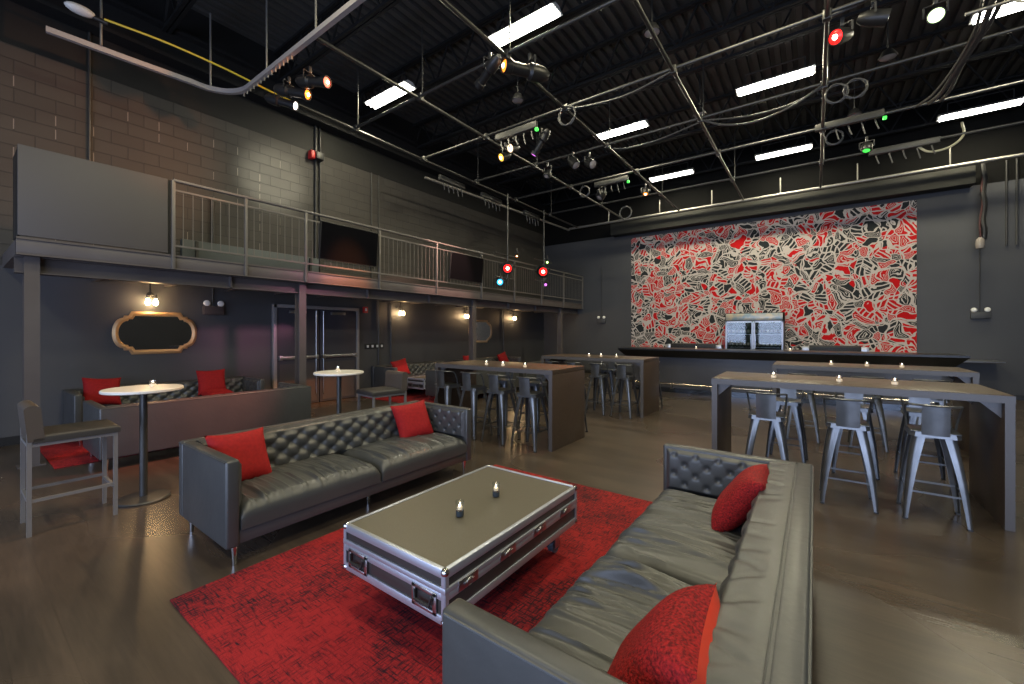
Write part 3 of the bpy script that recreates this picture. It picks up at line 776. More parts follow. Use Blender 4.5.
def make_cooler(w):
    t = thing('bottle_cooler', '-', 'cooler')
    obj('cabinet', M().box(-w / 2, w / 2, -.25, .25, 0, .30, .008), PLASTIC, t)
    m = M()
    for k in range(4): m.box(-w / 2 + .08, w / 2 - .08, -.262, -.25, .05 + k * .06, .08 + k * .06)
    obj('vent_slats', m, BLACKM, t)
    for sx in (-1, 1): a, b = sorted((sx * w / 2, sx * (w / 2 + .16))); obj('steel_side', M().box(a, b, -.24, .24, 0, .27, .005), STEEL, t)
    return t
c = make_cooler(1.35); c.location = (-3.15, 14.3, .91); c['label'] = 'low black bottle cooler behind the bar, left of the glass fridge'
c = make_cooler(1.1); c.location = (.42, 14.3, .91); c['label'] = 'low black bottle cooler with steel sides behind the bar, right of fridge'
t = thing('drinks_fridge', 'two-door glass bottle fridge standing behind the bar', 'fridge', (-1.45, 14.22, 0)); w = .74
m = M(); m.box(-w, w, .1, .4, 0, 2.14, .006); m.box(-w, -w + .04, -.28, .1, 0, 2.14); m.box(w - .04, w, -.28, .1, 0, 2.14); m.box(-w, w, -.28, .1, 0, .3); m.box(-w, w, -.28, .1, 1.9, 2.14)
obj('cabinet', m, DARKM, t)
obj('header_sign', M().box(-w + .02, w - .02, -.3, -.28, 1.93, 2.12, .004), BLUEHDR, t)
for k, z in enumerate((.75, 1.12, 1.5)): obj('shelf', M().box(-w + .05, w - .05, -.24, .1, z, z + .015), STEEL, t)
FGL = mat('fridge_glass', (.45, .5, .5), .03, trans=1)
for a, b, hx in ((-w + .01, -.005, -.06), (.005, w - .01, .06)):
    m = M(); m.sq((a + .02, -.3, .32), (a + .02, -.3, 1.9), .04); m.sq((b - .02, -.3, .32), (b - .02, -.3, 1.9), .04); m.sq((a, -.3, .34), (b, -.3, .34), .04); m.sq((a, -.3, 1.88), (b, -.3, 1.88), .04)
    d = obj('door', m, ALU, t); obj('pane', M().box(a + .04, b - .04, -.303, -.297, .36, 1.86), FGL, d)
    obj('handle', M().cyl((hx, -.345, .9), (hx, -.345, 1.5), .012), CHROME, d)
m = M(); m.box(-w + .06, w - .06, -.2, -.17, 1.86, 1.895); obj('lamp', m, mat('fridge_lamp', (1, 1, 1), .4, emit=(.8, .95, 1), es=2.5), t)
t = thing('bottle', '-', 'bottle')
obj('glass_body', M().lathe([(0, 0), (.032, 0), (.034, .01), (.034, .16), (.014, .21), (.013, .26), (0, .262)], 12), BOTTLE, t)
obj('paper_label', M().lathe([(.0345, .05), (.0352, .052), (.0352, .13), (.0345, .132)], 12), LABELP, t)
bp = Proto(t)
for z, nm in ((1.135, 'lower'), (1.515, 'upper')):
    for i in range(14):
        bp.put((-1.45 - .64 + i * 1.28 / 13, 14.08, z), 0, 'small bottle standing on the %s visible shelf of the bar fridge' % nm, 'bottles in the bar fridge')

# ------------------------------------------------------------------ things on the left wall
def shape_outline(a, b, n=14):
    """plaque outline: flat top and bottom, stepped shoulders, bowed ends; (y, z)"""
    pts = [(-a * .58, b), (a * .58, b)]
    pts += [(a * .64, b * .80), (a * .74, b * .80), (a * .76, b * .70)]
    pts += [(a * .76 + a * .24 * math.cos(q), b * .70 * math.sin(q)) for q in [PI / 2 - PI * i / n for i in range(1, n)]]
    pts += [(a * .76, -b * .70), (a * .74, -b * .80), (a * .64, -b * .80)]
    pts += [(a * .58, -b), (-a * .58, -b), (-a * .64, -b * .80), (-a * .74, -b * .80), (-a * .76, -b * .70)]
    pts += [(-a * .76 - a * .24 * math.cos(q), b * .70 * math.sin(q)) for q in [-PI / 2 + PI * i / n for i in range(1, n)]]
    pts += [(-a * .76, b * .70), (-a * .74, b * .80), (-a * .64, b * .80)]
    return pts
def make_mirror(a, b, label, loc, fm, gm=MIRROR):
    t = thing('wall_mirror', label, 'mirror', loc)
    po = shape_outline(a, b); pi = [(y * (1 - .075 / a), z * (1 - .075 / b)) for y, z in po]; pm = [((p[0] + q[0]) / 2, (p[1] + q[1]) / 2) for p, q in zip(po, pi)]
    m = M(); R = []
    for (pp, x) in ((po, .0), (po, .025), (pm, .045), (pi, .025), (pi, .0)): R.append([m.bm.verts.new((x, y, z)) for y, z in pp])
    m.skin(R, False, True); obj('frame', m, fm, t)
    m = M(); m.prism([(.004, y * 1.02, z * 1.02) for y, z in pi], (.012, 0, 0)); obj('mirror_glass', m, gm, t)
    return t
make_mirror(.565, .355, 'gilt plaque-shaped mirror on dark wall below the balcony', (XL, 2.17, 1.565), GOLD)
make_mirror(.6, .385, 'second gilt mirror farther along wall, partly behind a balcony column', (XL, 10.66, 1.6), mat('pale_gilt', (.3, .22, .15), .4, .3), mat('lit_mirror', (.7, .7, .7), .12, 1))  # brighter glass copy: the lit reflection is put into its colour
def make_sconce():
    t = thing('wall_lamp', '-', 'lamp')
    obj('back_plate', M().lathe([(0, 0), (.055, 0), (.055, .012), (.03, .022), (0, .022)], 20, mtx=Matrix.Rotation(PI / 2, 4, 'Y')), BLACKM, t)
    m = M(); m.cyl((.02, 0, 0), (.1, 0, .0), .01); m.cyl((.1, -.05, 0), (.1, .05, 0), .01)
    m.cyl((0.02, 0, 0), (.02, 0, .28), .012); obj('arm', m, BLACKM, t)
    for y in (-.05, .05):
        s_ = obj('socket', M().cyl((.1, y, .01), (.1, y, -.06), .02), BLACKM, t)
        obj('bulb', M().lathe([(0, -.175), (.02, -.17), (.036, -.14), (.034, -.11), (.02, -.075), (.016, -.055), (0, -.055)], 14, (.1, y, 0)), BULB, s_)
    return t
sc_ = Proto(make_sconce())
SCON = [(2.08, 'twin-bulb black wall lamp glowing above the gilt mirror'), (7.3, 'first twin-bulb wall lamp beyond the double doors'), (9.88, 'twin-bulb wall lamp left of the farther mirror'), (12.5, 'last twin-bulb wall lamp towards the back corner')]
for y, lb in SCON: sc_.put((XL, y, 2.2), 0, lb, 'twin-bulb wall lamps')
def make_emergency():
    t = thing('emergency_light', '-', 'emergency light')       # projects along +x
    obj('housing', M().box(0, .09, -.16, .16, -.1, .06, .01), mat('brownish_box', (.07, .05, .045), .5), t)
    for y in (-.11, .11):
        g = obj('lamp_head', M().cyl((.05, y, .06), (.05, y, .1), .02), DARKM, t)
        obj('lens', M().lathe([(0, 0), (.05, 0), (.055, .03), (.04, .05), (0, .055)], 16, mtx=Matrix.Translation((.05, y, .11)) @ Matrix.Rotation(PI / 2, 4, 'Y')), mat('lamp_white', (.75, .75, .72), .25), g)
    obj('conduit', M().cyl((.02, 0, .06), (.02, 0, 2.0), .012), DARKM, t)
    return t
em = make_emergency(); em.location = (XL, 2.98, 2.0); em['label'] = 'dark emergency light box with two heads on wall right of gilt mirror'
for ch in em.children:
    if ch.name.startswith('conduit'): ch.scale = (1, 1, .21); ch.location.z = .05
e2 = Proto(copy_tree(em)); 
for ch in e2.root.children:
    if ch.name.startswith('conduit'): ch.scale = (1, 1, 1); ch.location.z = 0
    if ch.name.startswith('housing'):
        ch.data = ch.data.copy(); ch.data.materials[0] = WALLB
e2.put((-6.5, YB - .003, 2.02), -PI / 2, 'twin-head emergency light on back wall left of the mural', 'back wall emergency lights')
e2.put((3.2, YB - .003, 2.0), -PI / 2, 'twin-head emergency light on back wall right of the mural', 'back wall emergency lights')
t = thing('fire_alarm', 'red fire alarm on wall just right of the double doors', 'alarm', (XL, 6.22, 2.13))
obj('casing', M().box(0, .06, -.06, .06, -.075, .075, .012), REDPL, t); obj('strobe', M().box(.06, .075, -.025, .025, -.03, .04, .006), WHITE, t)
t = thing('switch_plate', 'black plate with four pale switches on wall beside the double doors', 'switch', (XL, 6.5, 1.22))
obj('plate', M().box(0, .012, -.28, .28, -.07, .07, .004), PLASTIC, t)
for k in range(4): obj('switch', M().box(.012, .03, -.225 + k * .14, -.175 + k * .14, -.03, .03, .004), WHITE, t)
def wall_pipe(y, z0, z1, lb, r=.018, x=XL + .03, mt=None):
    o = obj('conduit', M().cyl((0, 0, 0), (0, 0, z1 - z0), r), mt or DARKM); o.location = (x, y, z0); return tag(o, lb, 'conduit')
wall_pipe(6.62, 0, 2.36, 'thin conduit on the wall right of the red fire alarm')
wall_pipe(7.0, 0, 2.36, 'thin conduit on wall left of the first wall lamp beyond the doors')
wall_pipe(11.9, 0, 2.36, 'thin conduit on the wall right of the farther mirror')
wall_pipe(4.95, 2.64, 6.2, 'vertical conduit on the block wall left of the nearer television', .03)
wall_pipe(5.05, 2.64, 6.2, 'thicker conduit running up block wall beside the nearer television', .02)
wall_pipe(1.35, 3.4, 6.3, 'dark conduit rising on block wall above the guard panel', .018)
wall_pipe(2.98, 2.64, 4.1, 'short dark pole on block wall behind the railing, above the blue-grey board', .022)
wall_pipe(6.4, 2.64, 5.6, 'thin dark conduit on block wall right of the nearer television', .015)
wall_pipe(6.62, 2.64, 5.6, 'second thin conduit on block wall right of the nearer television', .012)
t = thing('wall_fixture', 'small red and black fixture high on block wall above the nearer television', 'fixture', (XL, 4.9, 5.5))
obj('casing', M().box(.04, .2, -.02, .16, -.08, .08, .01), PLASTIC, t); obj('red_valve', M().box(.0, .16, -.12, -.02, -.09, .09, .02), REDPL, t)

# ------------------------------------------------------------------ lighting grid (one bolted frame)
ZG = 5.5
t = thing('lighting_grid', 'bolted grid of dark steel pipes hung below the black ceiling', 'lighting grid', (0, 0, ZG))
GX = [-7.2, -5.37, -3.55, -1.72, .12, 3.8]; GY = [4.75, 6.5, 8.3, 10.1, 12.05]
for x in GX: obj('pipe', M().cyl((x, 2.92 if x > -7 else 3.5, .0), (x, 14.0, .0), .028, None, 10), PIPEM, t)
for y in GY: obj('pipe', M().cyl((-7.35, y, .05), (5.5, y, .05), .026, None, 10), PIPEM, t)
m = M(); m.cyl((-7.6, 14.15, .02), (5.2, 14.15, .02), .04, None, 10); obj('pipe', m, PIPEL, t)
m = M(); m.cyl((-7.95, 7.2, -.02), (-7.62, 14.15, -.02), .035, None, 10); obj('pipe', m, PIPEL, t)
for x in GX[:-1]:
    for y in (4.75, 8.3, 12.05):
        obj('hanger_rod', M().cyl((x + .05, y, .05), (x + .05, y, 1.2), .012, None, 6), PIPEM, t)
for x in (-6, -4.2, -2.6, -.8, .9, 2.6): obj('hanger_rod', M().cyl((x, 14.15, .02), (x, 14.15, .5), .015, None, 6), PIPEL, t)
for x in GX[:-1]:
    for y in GY: obj('pipe_clamp', M().box(x - .045, x + .045, y - .045, y + .045, -.035, .085, .008), PIPEM, t)

t = thing('curtain_track', 'pale curved curtain track bending round at upper left', 'track', (-8.0, .8, 5.5))
pts = [(-.05, 0, 0), (.02, .8, 0), (.1, 1.5, 0)] + [(.1 + .55 * (1 - math.cos(q)), 1.62 + .48 * math.sin(q), 0) for q in [PI / 2 * i / 8 for i in range(9)]] + [(4.0, 2.1, 0), (6.0, 2.1, 0)]
m = M()
R = []
for i, p in enumerate(pts):
    a = Vector(pts[max(0, i - 1)]); b = Vector(pts[min(len(pts) - 1, i + 1)]); tt = (b - a).normalized(); sd = tt.cross(Vector((0, 0, 1)))
    R.append([m.bm.verts.new(Vector(p) + sd * (.03 * s_) + Vector((0, 0, .035 * k))) for s_, k in ((-1, -1), (1, -1), (1, 1), (-1, 1))])
m.skin(R); obj('rail', m, mat('pale_track', (.36, .33, .32), .45, .3), t, 30)
for p in ((.05, .5, 0), (.15, 1.75, 0), (1.3, 2.1, 0), (2.7, 2.1, 0)): obj('hanger', M().cyl((p[0], p[1], .03), (p[0], p[1], 1.2), .014, None, 8), PIPEL, t)
for k in range(14):
    x = .5 + k * .12; obj('runner_hook', M().box(x - .008, x + .008, 2.09, 2.11, -.09, -.03), PIPEL, t)

def cable(pts, r, mt, lb, name='cable'):
    """smooth tube through points (Catmull-Rom)"""
    P = [Vector(p) for p in pts]; Q = [P[0] * 2 - P[1]] + P + [P[-1] * 2 - P[-2]]; out = []
    for i in range(1, len(Q) - 2):
        for k in range(8):
            s_ = k / 8; a, b, c, d = Q[i - 1:i + 3]
            out.append(.5 * ((2 * b) + (c - a) * s_ + (2 * a - 5 * b + 4 * c - d) * s_ ** 2 + (3 * b - a - 3 * c + d) * s_ ** 3))
    out.append(P[-1]); o0 = out[0].copy()
    o = obj(name, M().tube([p - o0 for p in out], r, 7), mt); o.location = o0
    return tag(o, lb, 'cable')
def coil(c, R, lb, ax='y', n=3):
    pts = []
    for i in range(n * 16 + 1):
        q = 2 * PI * i / 16; rr = R * (1 + .07 * math.sin(1.7 * i)); off = .012 * (i / 16)
        p = (rr * math.cos(q), off, rr * math.sin(q) - R) if ax == 'y' else (off, rr * math.cos(q), rr * math.sin(q) - R)
        pts.append(p)
    o = obj('cable_coil', M().tube(pts, .012, 6), GREY_CABLE); o.location = c
    return tag(o, lb, 'cable')

# ------------------------------------------------------------------ fluorescent fittings
def make_fluoro():
    t = thing('ceiling_light', '-', 'ceiling light')
    m = M(); m.prism([(-.66, -.16, 0), (-.66, -.06, .075), (-.66, .06, .075), (-.66, .16, 0)], (1.32, 0, 0)); obj('reflector', m, REFL, t)
    for y in (-.1, 0, .1): obj('tube', M().cyl((-.62, y, -.018), (.62, y, -.018), .02, None, 10), TUBE, t)
    m = M(); m.sq((-.5, 0, .07), (-.5, 0, .3), .015); m.sq((.5, 0, .07), (.5, 0, .3), .015); m.sq((-.5, 0, .3), (.5, 0, .3), .02); obj('hanger', m, PIPEM, t)
    return t
fl = Proto(make_fluoro()); G = 'fluorescent ceiling lights'
FL = [(-3.83, 5.53, 'brightest fluorescent light at top centre, nearest row, right of two'), (-7.17, 5.5, 'fluorescent light near the left wall, nearest row'),
      (-3.85, 9.78, 'fluorescent light of the middle row, left of three'), (-.65, 9.64, 'middle-row fluorescent light closest to the red glowing can light'), (2.65, 9.55, 'fluorescent light behind hanging gear in the top right corner'),
      (-3.66, 13.52, 'fluorescent light of the far row, left of three'), (-.71, 13.56, 'fluorescent light of the far row, middle above the mural'), (2.95, 13.55, 'fluorescent light of the far row, right of three at frame edge')]
for x, y, lb in FL: fl.put((x, y, 6.5), 0, lb, G)

# ------------------------------------------------------------------ stage lights
def stage_light(kind, lens_pos, aim, lens_mat, label, scale=1.0, zpipe=ZG, hang=True):
    """body axis +z of the local frame points along the beam; origin at the lens"""
    aim = Vector(aim).normalized(); t = thing(kind, label, 'stage light', lens_pos, 0, 'stage lights on the grid')
    q = aim.to_track_quat('Z', 'Y').to_matrix().to_4x4(); k = scale
    if kind == 'ellipsoidal_spotlight':
        body = [(.0, -.62), (.05, -.62), (.085, -.56), (.1, -.46), (.1, -.36), (.07, -.33), (.07, -.1), (.085, -.09), (.085, 0), (.075, 0), (.07, -.02), (0, -.02)]; lr, c = .068, -.36
    elif kind == 'par_can':
        body = [(.0, -.34), (.05, -.33), (.085, -.26), (.1, -.16), (.1, 0), (.092, 0), (.09, -.03), (0, -.03)]; lr, c = .088, -.16
    else:
        body = [(.0, -.2), (.07, -.2), (.1, -.16), (.1, -.03), (.08, 0), (.07, 0), (.068, -.02), (0, -.02)]; lr, c = .066, -.1
    obj('housing', M().lathe([(r * k, z * k) for r, z in body], 20, mtx=q), BLACKM, t)
    obj('lens', M().lathe([(0, -.02 * k), (lr * k, -.018 * k), (lr * k * .7, .0), (0, .006 * k)], 20, mtx=q), lens_mat, t)
    if lens_mat not in (L_OFF, L_PUR, L_WHT, LED_G): obj('lamp_core', M().lathe([(0, -.004 * k), (lr * k * .42, .0), (lr * k * .3, .012 * k), (0, .016 * k)], 14, mtx=q), HOT, t)
    if hang:
        ctr = q @ Vector((0, 0, c * k)); sd = aim.cross(Vector((0, 0, 1)))
        sd = sd.normalized() if sd.length > .05 else Vector((1, 0, 0)); w = .125 * k; hz = zpipe - lens_pos[2] - ctr.z - .05
        a, b = ctr + sd * w, ctr - sd * w; up = Vector((0, 0, max(.12, hz - .06)))
        m = M(); m.sq(a, a + up, .022 * k, .008); m.sq(b, b + up, .022 * k, .008); m.sq(a + up, b + up, .022 * k, .008)
        obj('yoke', m, DARKM, t)
        m = M(); top = ctr + up; m.box(top.x - .02, top.x + .02, top.y - .02, top.y + .02, top.z, top.z + .1, .004); obj('clamp', m, DARKM, t)
    return t
ES, PC, FX = 'ellipsoidal_spotlight', 'par_can', 'fresnel_spotlight'
stage_light(ES, (-5.71, 3.3, 5.2), (.9, .25, -.22), L_HOT, 'long spotlight with hot red lens, topmost of the left cluster', .95)
stage_light(ES, (-6.25, 3.3, 5.2), (.85, .4, -.25), L_ORG, 'spotlight with glowing orange lens, middle of the left cluster', .95)
stage_light(ES, (-6.72, 3.35, 5.2), (.8, .5, -.3), L_WHT, 'spotlight with white lens, lowest of the left cluster', .85)
stage_light(ES, (-3.42, 4.5, 5.2), (-.42, -.86, -.08), L_ORG, 'long spotlight with orange lens below brightest fluorescent light', 1.15)
stage_light(ES, (-3.95, 4.6, 5.15), (-.9, .25, -.35), L_WHT, 'slim spotlight with white oval lens left of the orange one', .85)
stage_light(PC, (-5.2, 6.75, 5.15), (-.25, -.85, -.5), L_YEL, 'spotlight with yellow glare, left of the pair at ceiling centre', .85)
stage_light(PC, (-4.86, 6.6, 5.2), (-.1, -.9, -.4), L_WRM, 'spotlight with warm white glare, right of the pair at ceiling centre', .85)
stage_light(ES, (-4.40, 6.75, 5.0), (-.55, -.1, -.8), L_PUR, 'downward spotlight with purple tip beside the warm pair', .85)
stage_light(FX, (-5.0, 8.2, 5.15), (-.1, -.5, -.8), L_OFF, 'unlit short spotlight hanging below the yellow glare', .9)
stage_light(PC, (-4.2, 8.15, 5.2), (.6, -.2, -.7), L_OFF, 'unlit can light left of the tilted white fluorescent', 1.0)
stage_light(PC, (-3.85, 8.25, 5.18), (.75, -.4, -.5), L_OFF, 'pale-edged unlit can light under the middle-row fluorescent', 1.0)
stage_light(FX, (-4.6, 10.2, 5.1), (-.3, -.5, -.8), L_OFF, 'round unlit spotlight below the connector strip at ceiling centre', 1.2)
stage_light(FX, (-3.6, 10.9, 5.2), (.1, -.5, -.85), L_ORG, 'small round spotlight with faint orange lens near the far row', .9, 5.5)
stage_light(PC, (.20, 6.5, 5.22), (-.5, -.75, -.35), L_RED, 'can light with deep red glow at upper right', .9)
stage_light(PC, (1.12, 6.7, 5.2), (-.1, -.85, -.5), L_LIM, 'can light with blinding lime-white lens at upper right', .8)
stage_light(PC, (.70, 6.6, 5.3), (.9, .1, -.3), L_OFF, 'unlit silver-edged can light left of the lime-white one', .9)
for p, a, lm, lb, k in (((-7.0, 9.4, 3.37), (.6, -.75, -.2), L_RED, 'red glowing lamp on hanging bar, left of the two red ones', 1.7), ((-7.0, 11.3, 3.5), (.6, -.75, -.2), L_RED, 'red glowing lamp on hanging bar, right of the two red ones',  1.9),
                    ((-7.0, 9.05, 2.95), (.6, -.75, -.2), L_BLU, 'cyan blue lamp hanging below the left red lamp', 1.25), ((-7.0, 11.55, 3.83), (.6, -.75, -.2), L_GRN, 'small green lamp above the right red lamp', .65),
                    ((-7.0, 11.45, 3.1), (.6, -.75, -.2), L_PUR, 'small purple lamp below the right red lamp', .65), ((-7.0, 9.85, 3.78), (.5, -.7, -.2), L_ORG, 'dim amber lamp on the arm above the left red lamp', .45)):
    stage_light(FX, p, a, lm, lb, k, p[2] + .2)
for y, z1, lb in ((9.35, 2.9, 'thin hanging bar carrying the left red lamp in front of the railing'), (11.3, 3.0, 'thin hanging bar carrying the right red lamp in front of the railing')):
    t = thing('hanging_bar', lb, 'bar', (-7.05, y, z1)); obj('pole', M().cyl((0, .12, 0), (0, .12, 5.5 - z1), .022, None, 8), PIPEM, t)
    obj('cross_arm', M().cyl((0, -.45, .86), (0, .6, .86), .018, None, 8), PIPEM, t); obj('lower_arm', M().cyl((0, -.45, .2), (0, .4, .2), .018, None, 8), PIPEM, t)

# connector strips with green telltale lights
def strip(p, L, lb, axis='x', led=True):
    t = thing('connector_strip', lb, 'connector strip', p, 0 if axis == 'x' else PI / 2, 'connector strips on the grid')
    obj('casing', M().box(-L / 2, L / 2, -.04, .04, -.07, .05, .006), mat('strip_grey', (.032, .032, .03), .5), t)
    m = M()
    for k in range(5):
        x = -L / 2 + .12 + k * (L - .24) / 4; m.tube([(x, 0, -.09), (x + .02, -.02, -.2), (x + .05, -.01, -.28 - .04 * (k % 2))], .012, 6)
    obj('tails', m, GREY_CABLE, t)
    if led: obj('telltale', M().box(L / 2 - .02, L / 2 + .035, -.04, .01, -.14, -.085, .008), LED_G, t)
    return t
strip((-4.62, 6.47, 5.42), .95, 'dark connector strip above the purple-tipped spotlight')
strip((.5, 9.95, 5.52), 1.0, 'grey connector strip with green light right of coiled cables')
strip((-4.2, 10.05, 5.42), .9, 'connector strip with green light at ceiling centre, left of far fluorescent')
strip((1.5, 11.95, 5.5), 1.1, 'dim connector strip just above the soffit pipe at right', led=False)
strip((-7.5, 7.7, 5.42), .9, 'dark connector strip along left wall pipe, nearest of three', 'y', False)
strip((-7.5, 9.3, 5.42), .9, 'dark connector strip along left wall pipe, middle of three', 'y', False)
strip((-7.5, 11.4, 5.42), .9, 'dark connector strip along left wall pipe, farthest of three', 'y', False)
stage_light(FX, (.83, 10.9, 5.2), (-.1, -.4, -.9), LED_G, 'small silver fixture with pale green lens above the mural', .9)
# dark high-bay lamps
def make_bay():
    t = thing('bay_lamp', '-', 'lamp')
    obj('shade', M().lathe([(.05, .16), (.09, .14), (.17, .02), (.175, 0), (.165, 0), (.08, .12), (.05, .14)], 24), BLACKM, t)
    obj('diffuser', M().lathe([(0, -.03), (.08, -.02), (.15, .005), (.15, .012), (0, .012)], 24), L_OFF, t)
    obj('stem', M().cyl((0, 0, .15), (0, 0, .9), .012, None, 8), PIPEM, t); return t
bay = Proto(make_bay()); bay.root.scale = (.72, .72, .9); G = 'unlit bay lamps'
for x, y, lb in ((-1.95, 6.2, 'unlit round bay lamp beside grid pipe right of the brightest fluorescent'), (.95, 9.0, 'unlit round bay lamp right of the coiled cables'), (-1.9, 9.1, 'unlit bay lamp right of the middle-row left fluorescent'), (-4.6, 6.5, 'unlit bay lamp above the warm pair of spotlights'), (.65, 11.0, 'unlit bay lamp under the connector strip with green light')):
    bay.put((x, y, 6.0), 0, lb, G)
# cables and coils
coil((-3.5, 6.42, 5.52), .16, 'grey cable coil hung where two grid pipes cross at ceiling centre')
coil((.27, 8.25, 5.46), .14, 'left cable coil of two on the pipe right of middle-row fluorescent'); coil((.50, 8.25, 5.46), .14, 'right cable coil of two on the pipe right of middle-row fluorescent')
coil((.3, 10.02, 5.42), .13, 'small cable coil hanging under the grey connector strip')
coil((-4.95, 10.05, 5.45), .14, 'tangled cable coil left of the connector strip at ceiling centre'); coil((-4.3, 11.3, 5.1), .17, 'large cable coil hanging low near the soffit pipe')
cable([(-1.7, 8.28, 5.5), (-1.3, 8.25, 5.28), (-.8, 8.2, 5.18), (-.3, 8.2, 5.28), (.1, 8.25, 5.5)], .018, GREY_CABLE, 'deep sagging cable swag just below the middle-row fluorescent closest to the red can light')
cable([(-1.7, 8.3, 5.5), (-1.0, 8.3, 5.36), (-.4, 8.3, 5.35), (.1, 8.3, 5.48)], .014, GREY_CABLE, 'shallower cable swag alongside the deep one')
cable([(-3.5, 6.45, 5.48), (-3.0, 6.45, 5.4), (-2.4, 6.45, 5.37), (-1.75, 6.45, 5.48)], .014, GREY_CABLE, 'cable tied along the grid pipe right of the central coil')
cable([(-3.5, 8.35, 5.46), (-3.1, 8.35, 5.38), (-2.5, 8.3, 5.36), (-1.75, 8.32, 5.48)], .014, GREY_CABLE, 'drooping cable under the middle-row left fluorescent')
cable([(.15, 6.5, 5.5), (.9, 6.6, 5.62), (1.6, 6.55, 5.55), (2.6, 6.5, 5.55)], .02, GREY_CABLE, 'cable along the top right grid pipe by the lime-white light')
for k, (dx, lb) in enumerate(((0, 'thick'), (.09, 'thinner'), (-.1, 'outer'))):
    cable([(1.72 + dx, 7.35, 5.56), (1.74 + dx * .6, 7.9, 5.5), (1.72 + dx * .4, 8.8, 5.52), (1.68 + dx, 9.6, 5.5), (1.6 + dx * 1.6, 10.1, 5.55)], .032 - .007 * k, GREY_CABLE, lb + ' cable strand of the bundle crossing between two right-hand grid pipes')
stage_light(PC, (1.55, 6.55, 5.25), (.5, -.6, -.5), L_OFF, 'unlit can light left of the tangle in the top right corner', .8)
stage_light(PC, (1.85, 6.6, 5.25), (-.3, -.7, -.6), L_OFF, 'unlit can light within the tangle at the top right corner', .8)
cable([(1.4, 6.5, 5.5), (1.6, 6.6, 5.3), (1.75, 6.6, 5.42), (1.9, 6.7, 5.28), (2.1, 6.55, 5.5)], .016, GREY_CABLE, 'looping cable of the tangle in the top right corner')
cable([(1.75, 7.3, 5.56), (1.9, 7.3, 5.38), (2.05, 7.3, 5.36), (2.15, 7.3, 5.56), (2.5, 7.3, 5.6)], .014, mat('pale_cable', (.35, .34, .27), .5), 'pale short loop hanging under the top right tangle')
tag(obj('light_bar', M().cyl((1.5, 7.45, 5.5), (2.9, 7.45, 5.5), .022, None, 10), PIPEL), 'short pale bar below the tangle at top right', 'bar')
cable([(1.7, 12.0, 5.5), (1.9, 12.0, 5.3), (2.2, 12.0, 5.32), (2.4, 12.05, 5.52), (2.45, 12.4, 5.9)], .022, mat('cream_cable', (.42, .4, .28), .5), 'pale looped cable under the far right fluorescent light')
cable([(-7.75, 1.3, 5.8), (-7.5, 1.9, 5.72), (-7.28, 2.55, 5.6), (-7.2, 3.1, 5.52), (-7.2, 3.7, 5.5)], .014, YELLOW, 'yellow cable running from pale box down to the lighting grid')
t = thing('junction_box', 'pale oval box at start of the yellow cable high on the left', 'box', (-7.82, 1.08, 5.82))
obj('shell', M().ball((0, 0, 0), .1, 16, (.8, 1.5, .6)), WHITE, t); obj('plug', M().cyl((0, .12, -.02), (.03, .26, -.04), .03), PLASTIC, t)
t = thing('cable_bundle', 'twisted dark red and black cable bundle hanging at right of soffit', 'cable', (3.2, 14.4, 3.75))
m = M(); m.tube([(0.015 * math.sin(k * 1.2), .015 * math.cos(k * 1.2), .12 * k) for k in range(16)], .05, 8); obj('black_strand', m, PLASTIC, t)
m = M(); m.tube([(-.07 + .004 * k + 0.012 * math.cos(k * .9), -.02, .12 * k) for k in range(16)], .018, 8); obj('red_strand', m, mat('dark_red_cable', (.05, .012, .012), .5), t)
obj('connector', M().lathe([(0, -.2), (.07, -.2), (.08, -.12), (.07, 0), (.03, .06), (0, .06)], 16, (-.06, 0, 0)), mat('grey_connector', (.25, .22, .2), .5), t)
for x, lb in ((3.62, 'left conduit on back wall right of the hanging cable bundle'), (3.78, 'right conduit on back wall right of the hanging cable bundle')):
    o = obj('conduit', M().cyl((0, 0, 0), (0, 0, 2.0), .02), DARKM); o.location = (x, YB - .03, 3.6); tag(o, lb, 'conduit')

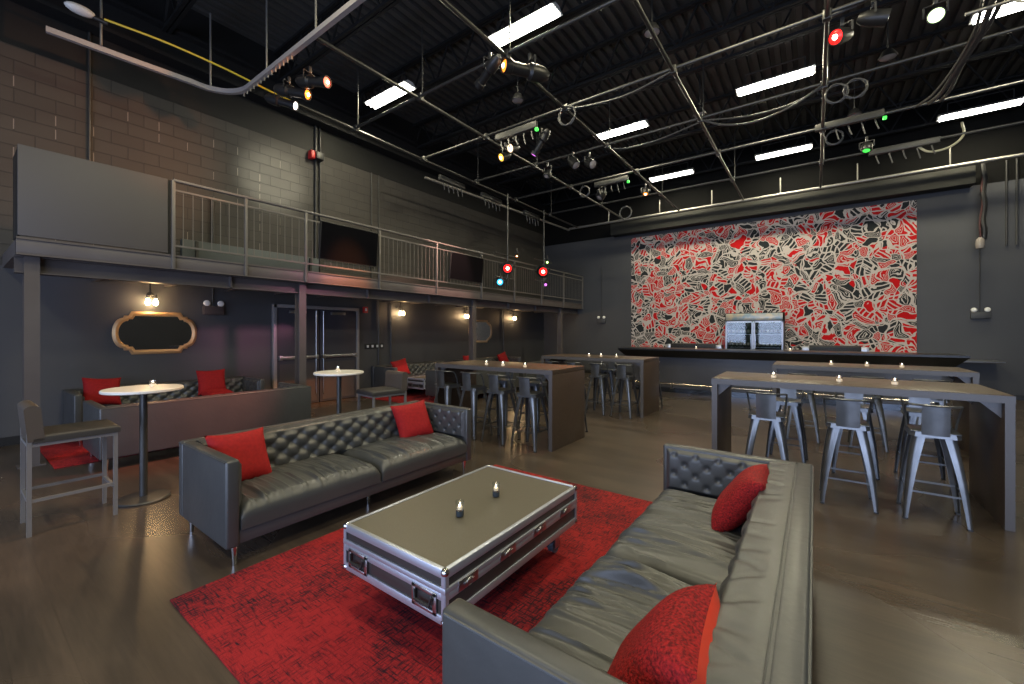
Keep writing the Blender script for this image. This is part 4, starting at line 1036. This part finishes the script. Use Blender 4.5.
# ------------------------------------------------------------------ light
def area(name, loc, rot, sx, sy, W, col):
    d = bpy.data.lights.new(name, 'AREA'); d.shape = 'RECTANGLE'; d.size = sx; d.size_y = sy; d.energy = W; d.color = col
    o = bpy.data.objects.new(name, d); COL.objects.link(o); o.location = loc; o.rotation_euler = rot; return o
for i, (x, y, lb) in enumerate(FL): area('fluorescent_glow', (x, y, 6.42), (0, 0, 0), 1.24, .28, 71, (1, .9, .6))
for x, y in ((-3.85, 1.45), (-.65, 1.45), (2.65, 1.45), (-.65, 5.5), (2.65, 5.5), (-3.85, -2.6), (-.65, -2.6), (2.65, -2.6)):  # unseen rows added for light out of view, no fittings built
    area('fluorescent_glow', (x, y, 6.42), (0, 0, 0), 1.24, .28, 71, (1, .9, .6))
for a, b in WIN: area('window_daylight', ((a + b) / 2, YF + .05, 1.9), (PI / 2, 0, 0), b - a, 3.4, 140, (.56, .68, 1))
def spot(loc, tgt, W, col, deg, blend=.6, r=.06):
    d = bpy.data.lights.new('beam', 'SPOT'); d.energy = W; d.color = col; d.spot_size = math.radians(deg); d.spot_blend = blend; d.shadow_soft_size = r
    o = bpy.data.objects.new('beam', d); COL.objects.link(o); o.location = loc
    o.rotation_euler = (Vector(tgt) - Vector(loc)).to_track_quat('-Z', 'Y').to_euler(); return o
def point(loc, W, col, r=.05):
    d = bpy.data.lights.new('glow', 'POINT'); d.energy = W; d.color = col; d.shadow_soft_size = r
    o = bpy.data.objects.new('glow', d); COL.objects.link(o); o.location = loc; return o
for y, lb in SCON: point((XL + .2, y, 2.1), 9, (1, .62, .3))
spot((-5.0, 4.3, 5.0), (-7.3, 4.6, 2.5), 1500, (1, .3, .08), 22, 1)
spot((.1, 6.4, 5.1), (-9.05, 3.5, 1.5), 1300, (.9, .3, .5), 12, 1, .45)
spot((-5.2, 4.6, 5.0), (-9.05, 4.1, 4.75), 750, (1, .95, .72), 24, .9)
spot((-3.9, 4.2, 5.0), (-9.05, 1.4, 4.6), 450, (1, .38, .14), 40, .9)
spot((-3.9, 4.3, 4.95), (-6.4, 2.1, .6), 2000, (1, .16, .1), 22, 1)
spot((-4.0, 4.3, 4.95), (-5.0, .9, 0), 450, (1, .5, .22), 34, .8, .3)
spot((-3.6, 10.6, 5.0), (-3.2, 5.1, 1.07), 900, (1, .22, .08), 13, 1)
spot((-5.5, 7.0, 4.9), (-9.05, 7.4, 1.2), 700, (1, .5, .4), 44)
w = bpy.data.worlds.new('world'); SC.world = w; w.use_nodes = True
bg = w.node_tree.nodes['Background']; bg.inputs[0].default_value = (.6, .75, 1, 1); bg.inputs[1].default_value = 1.2
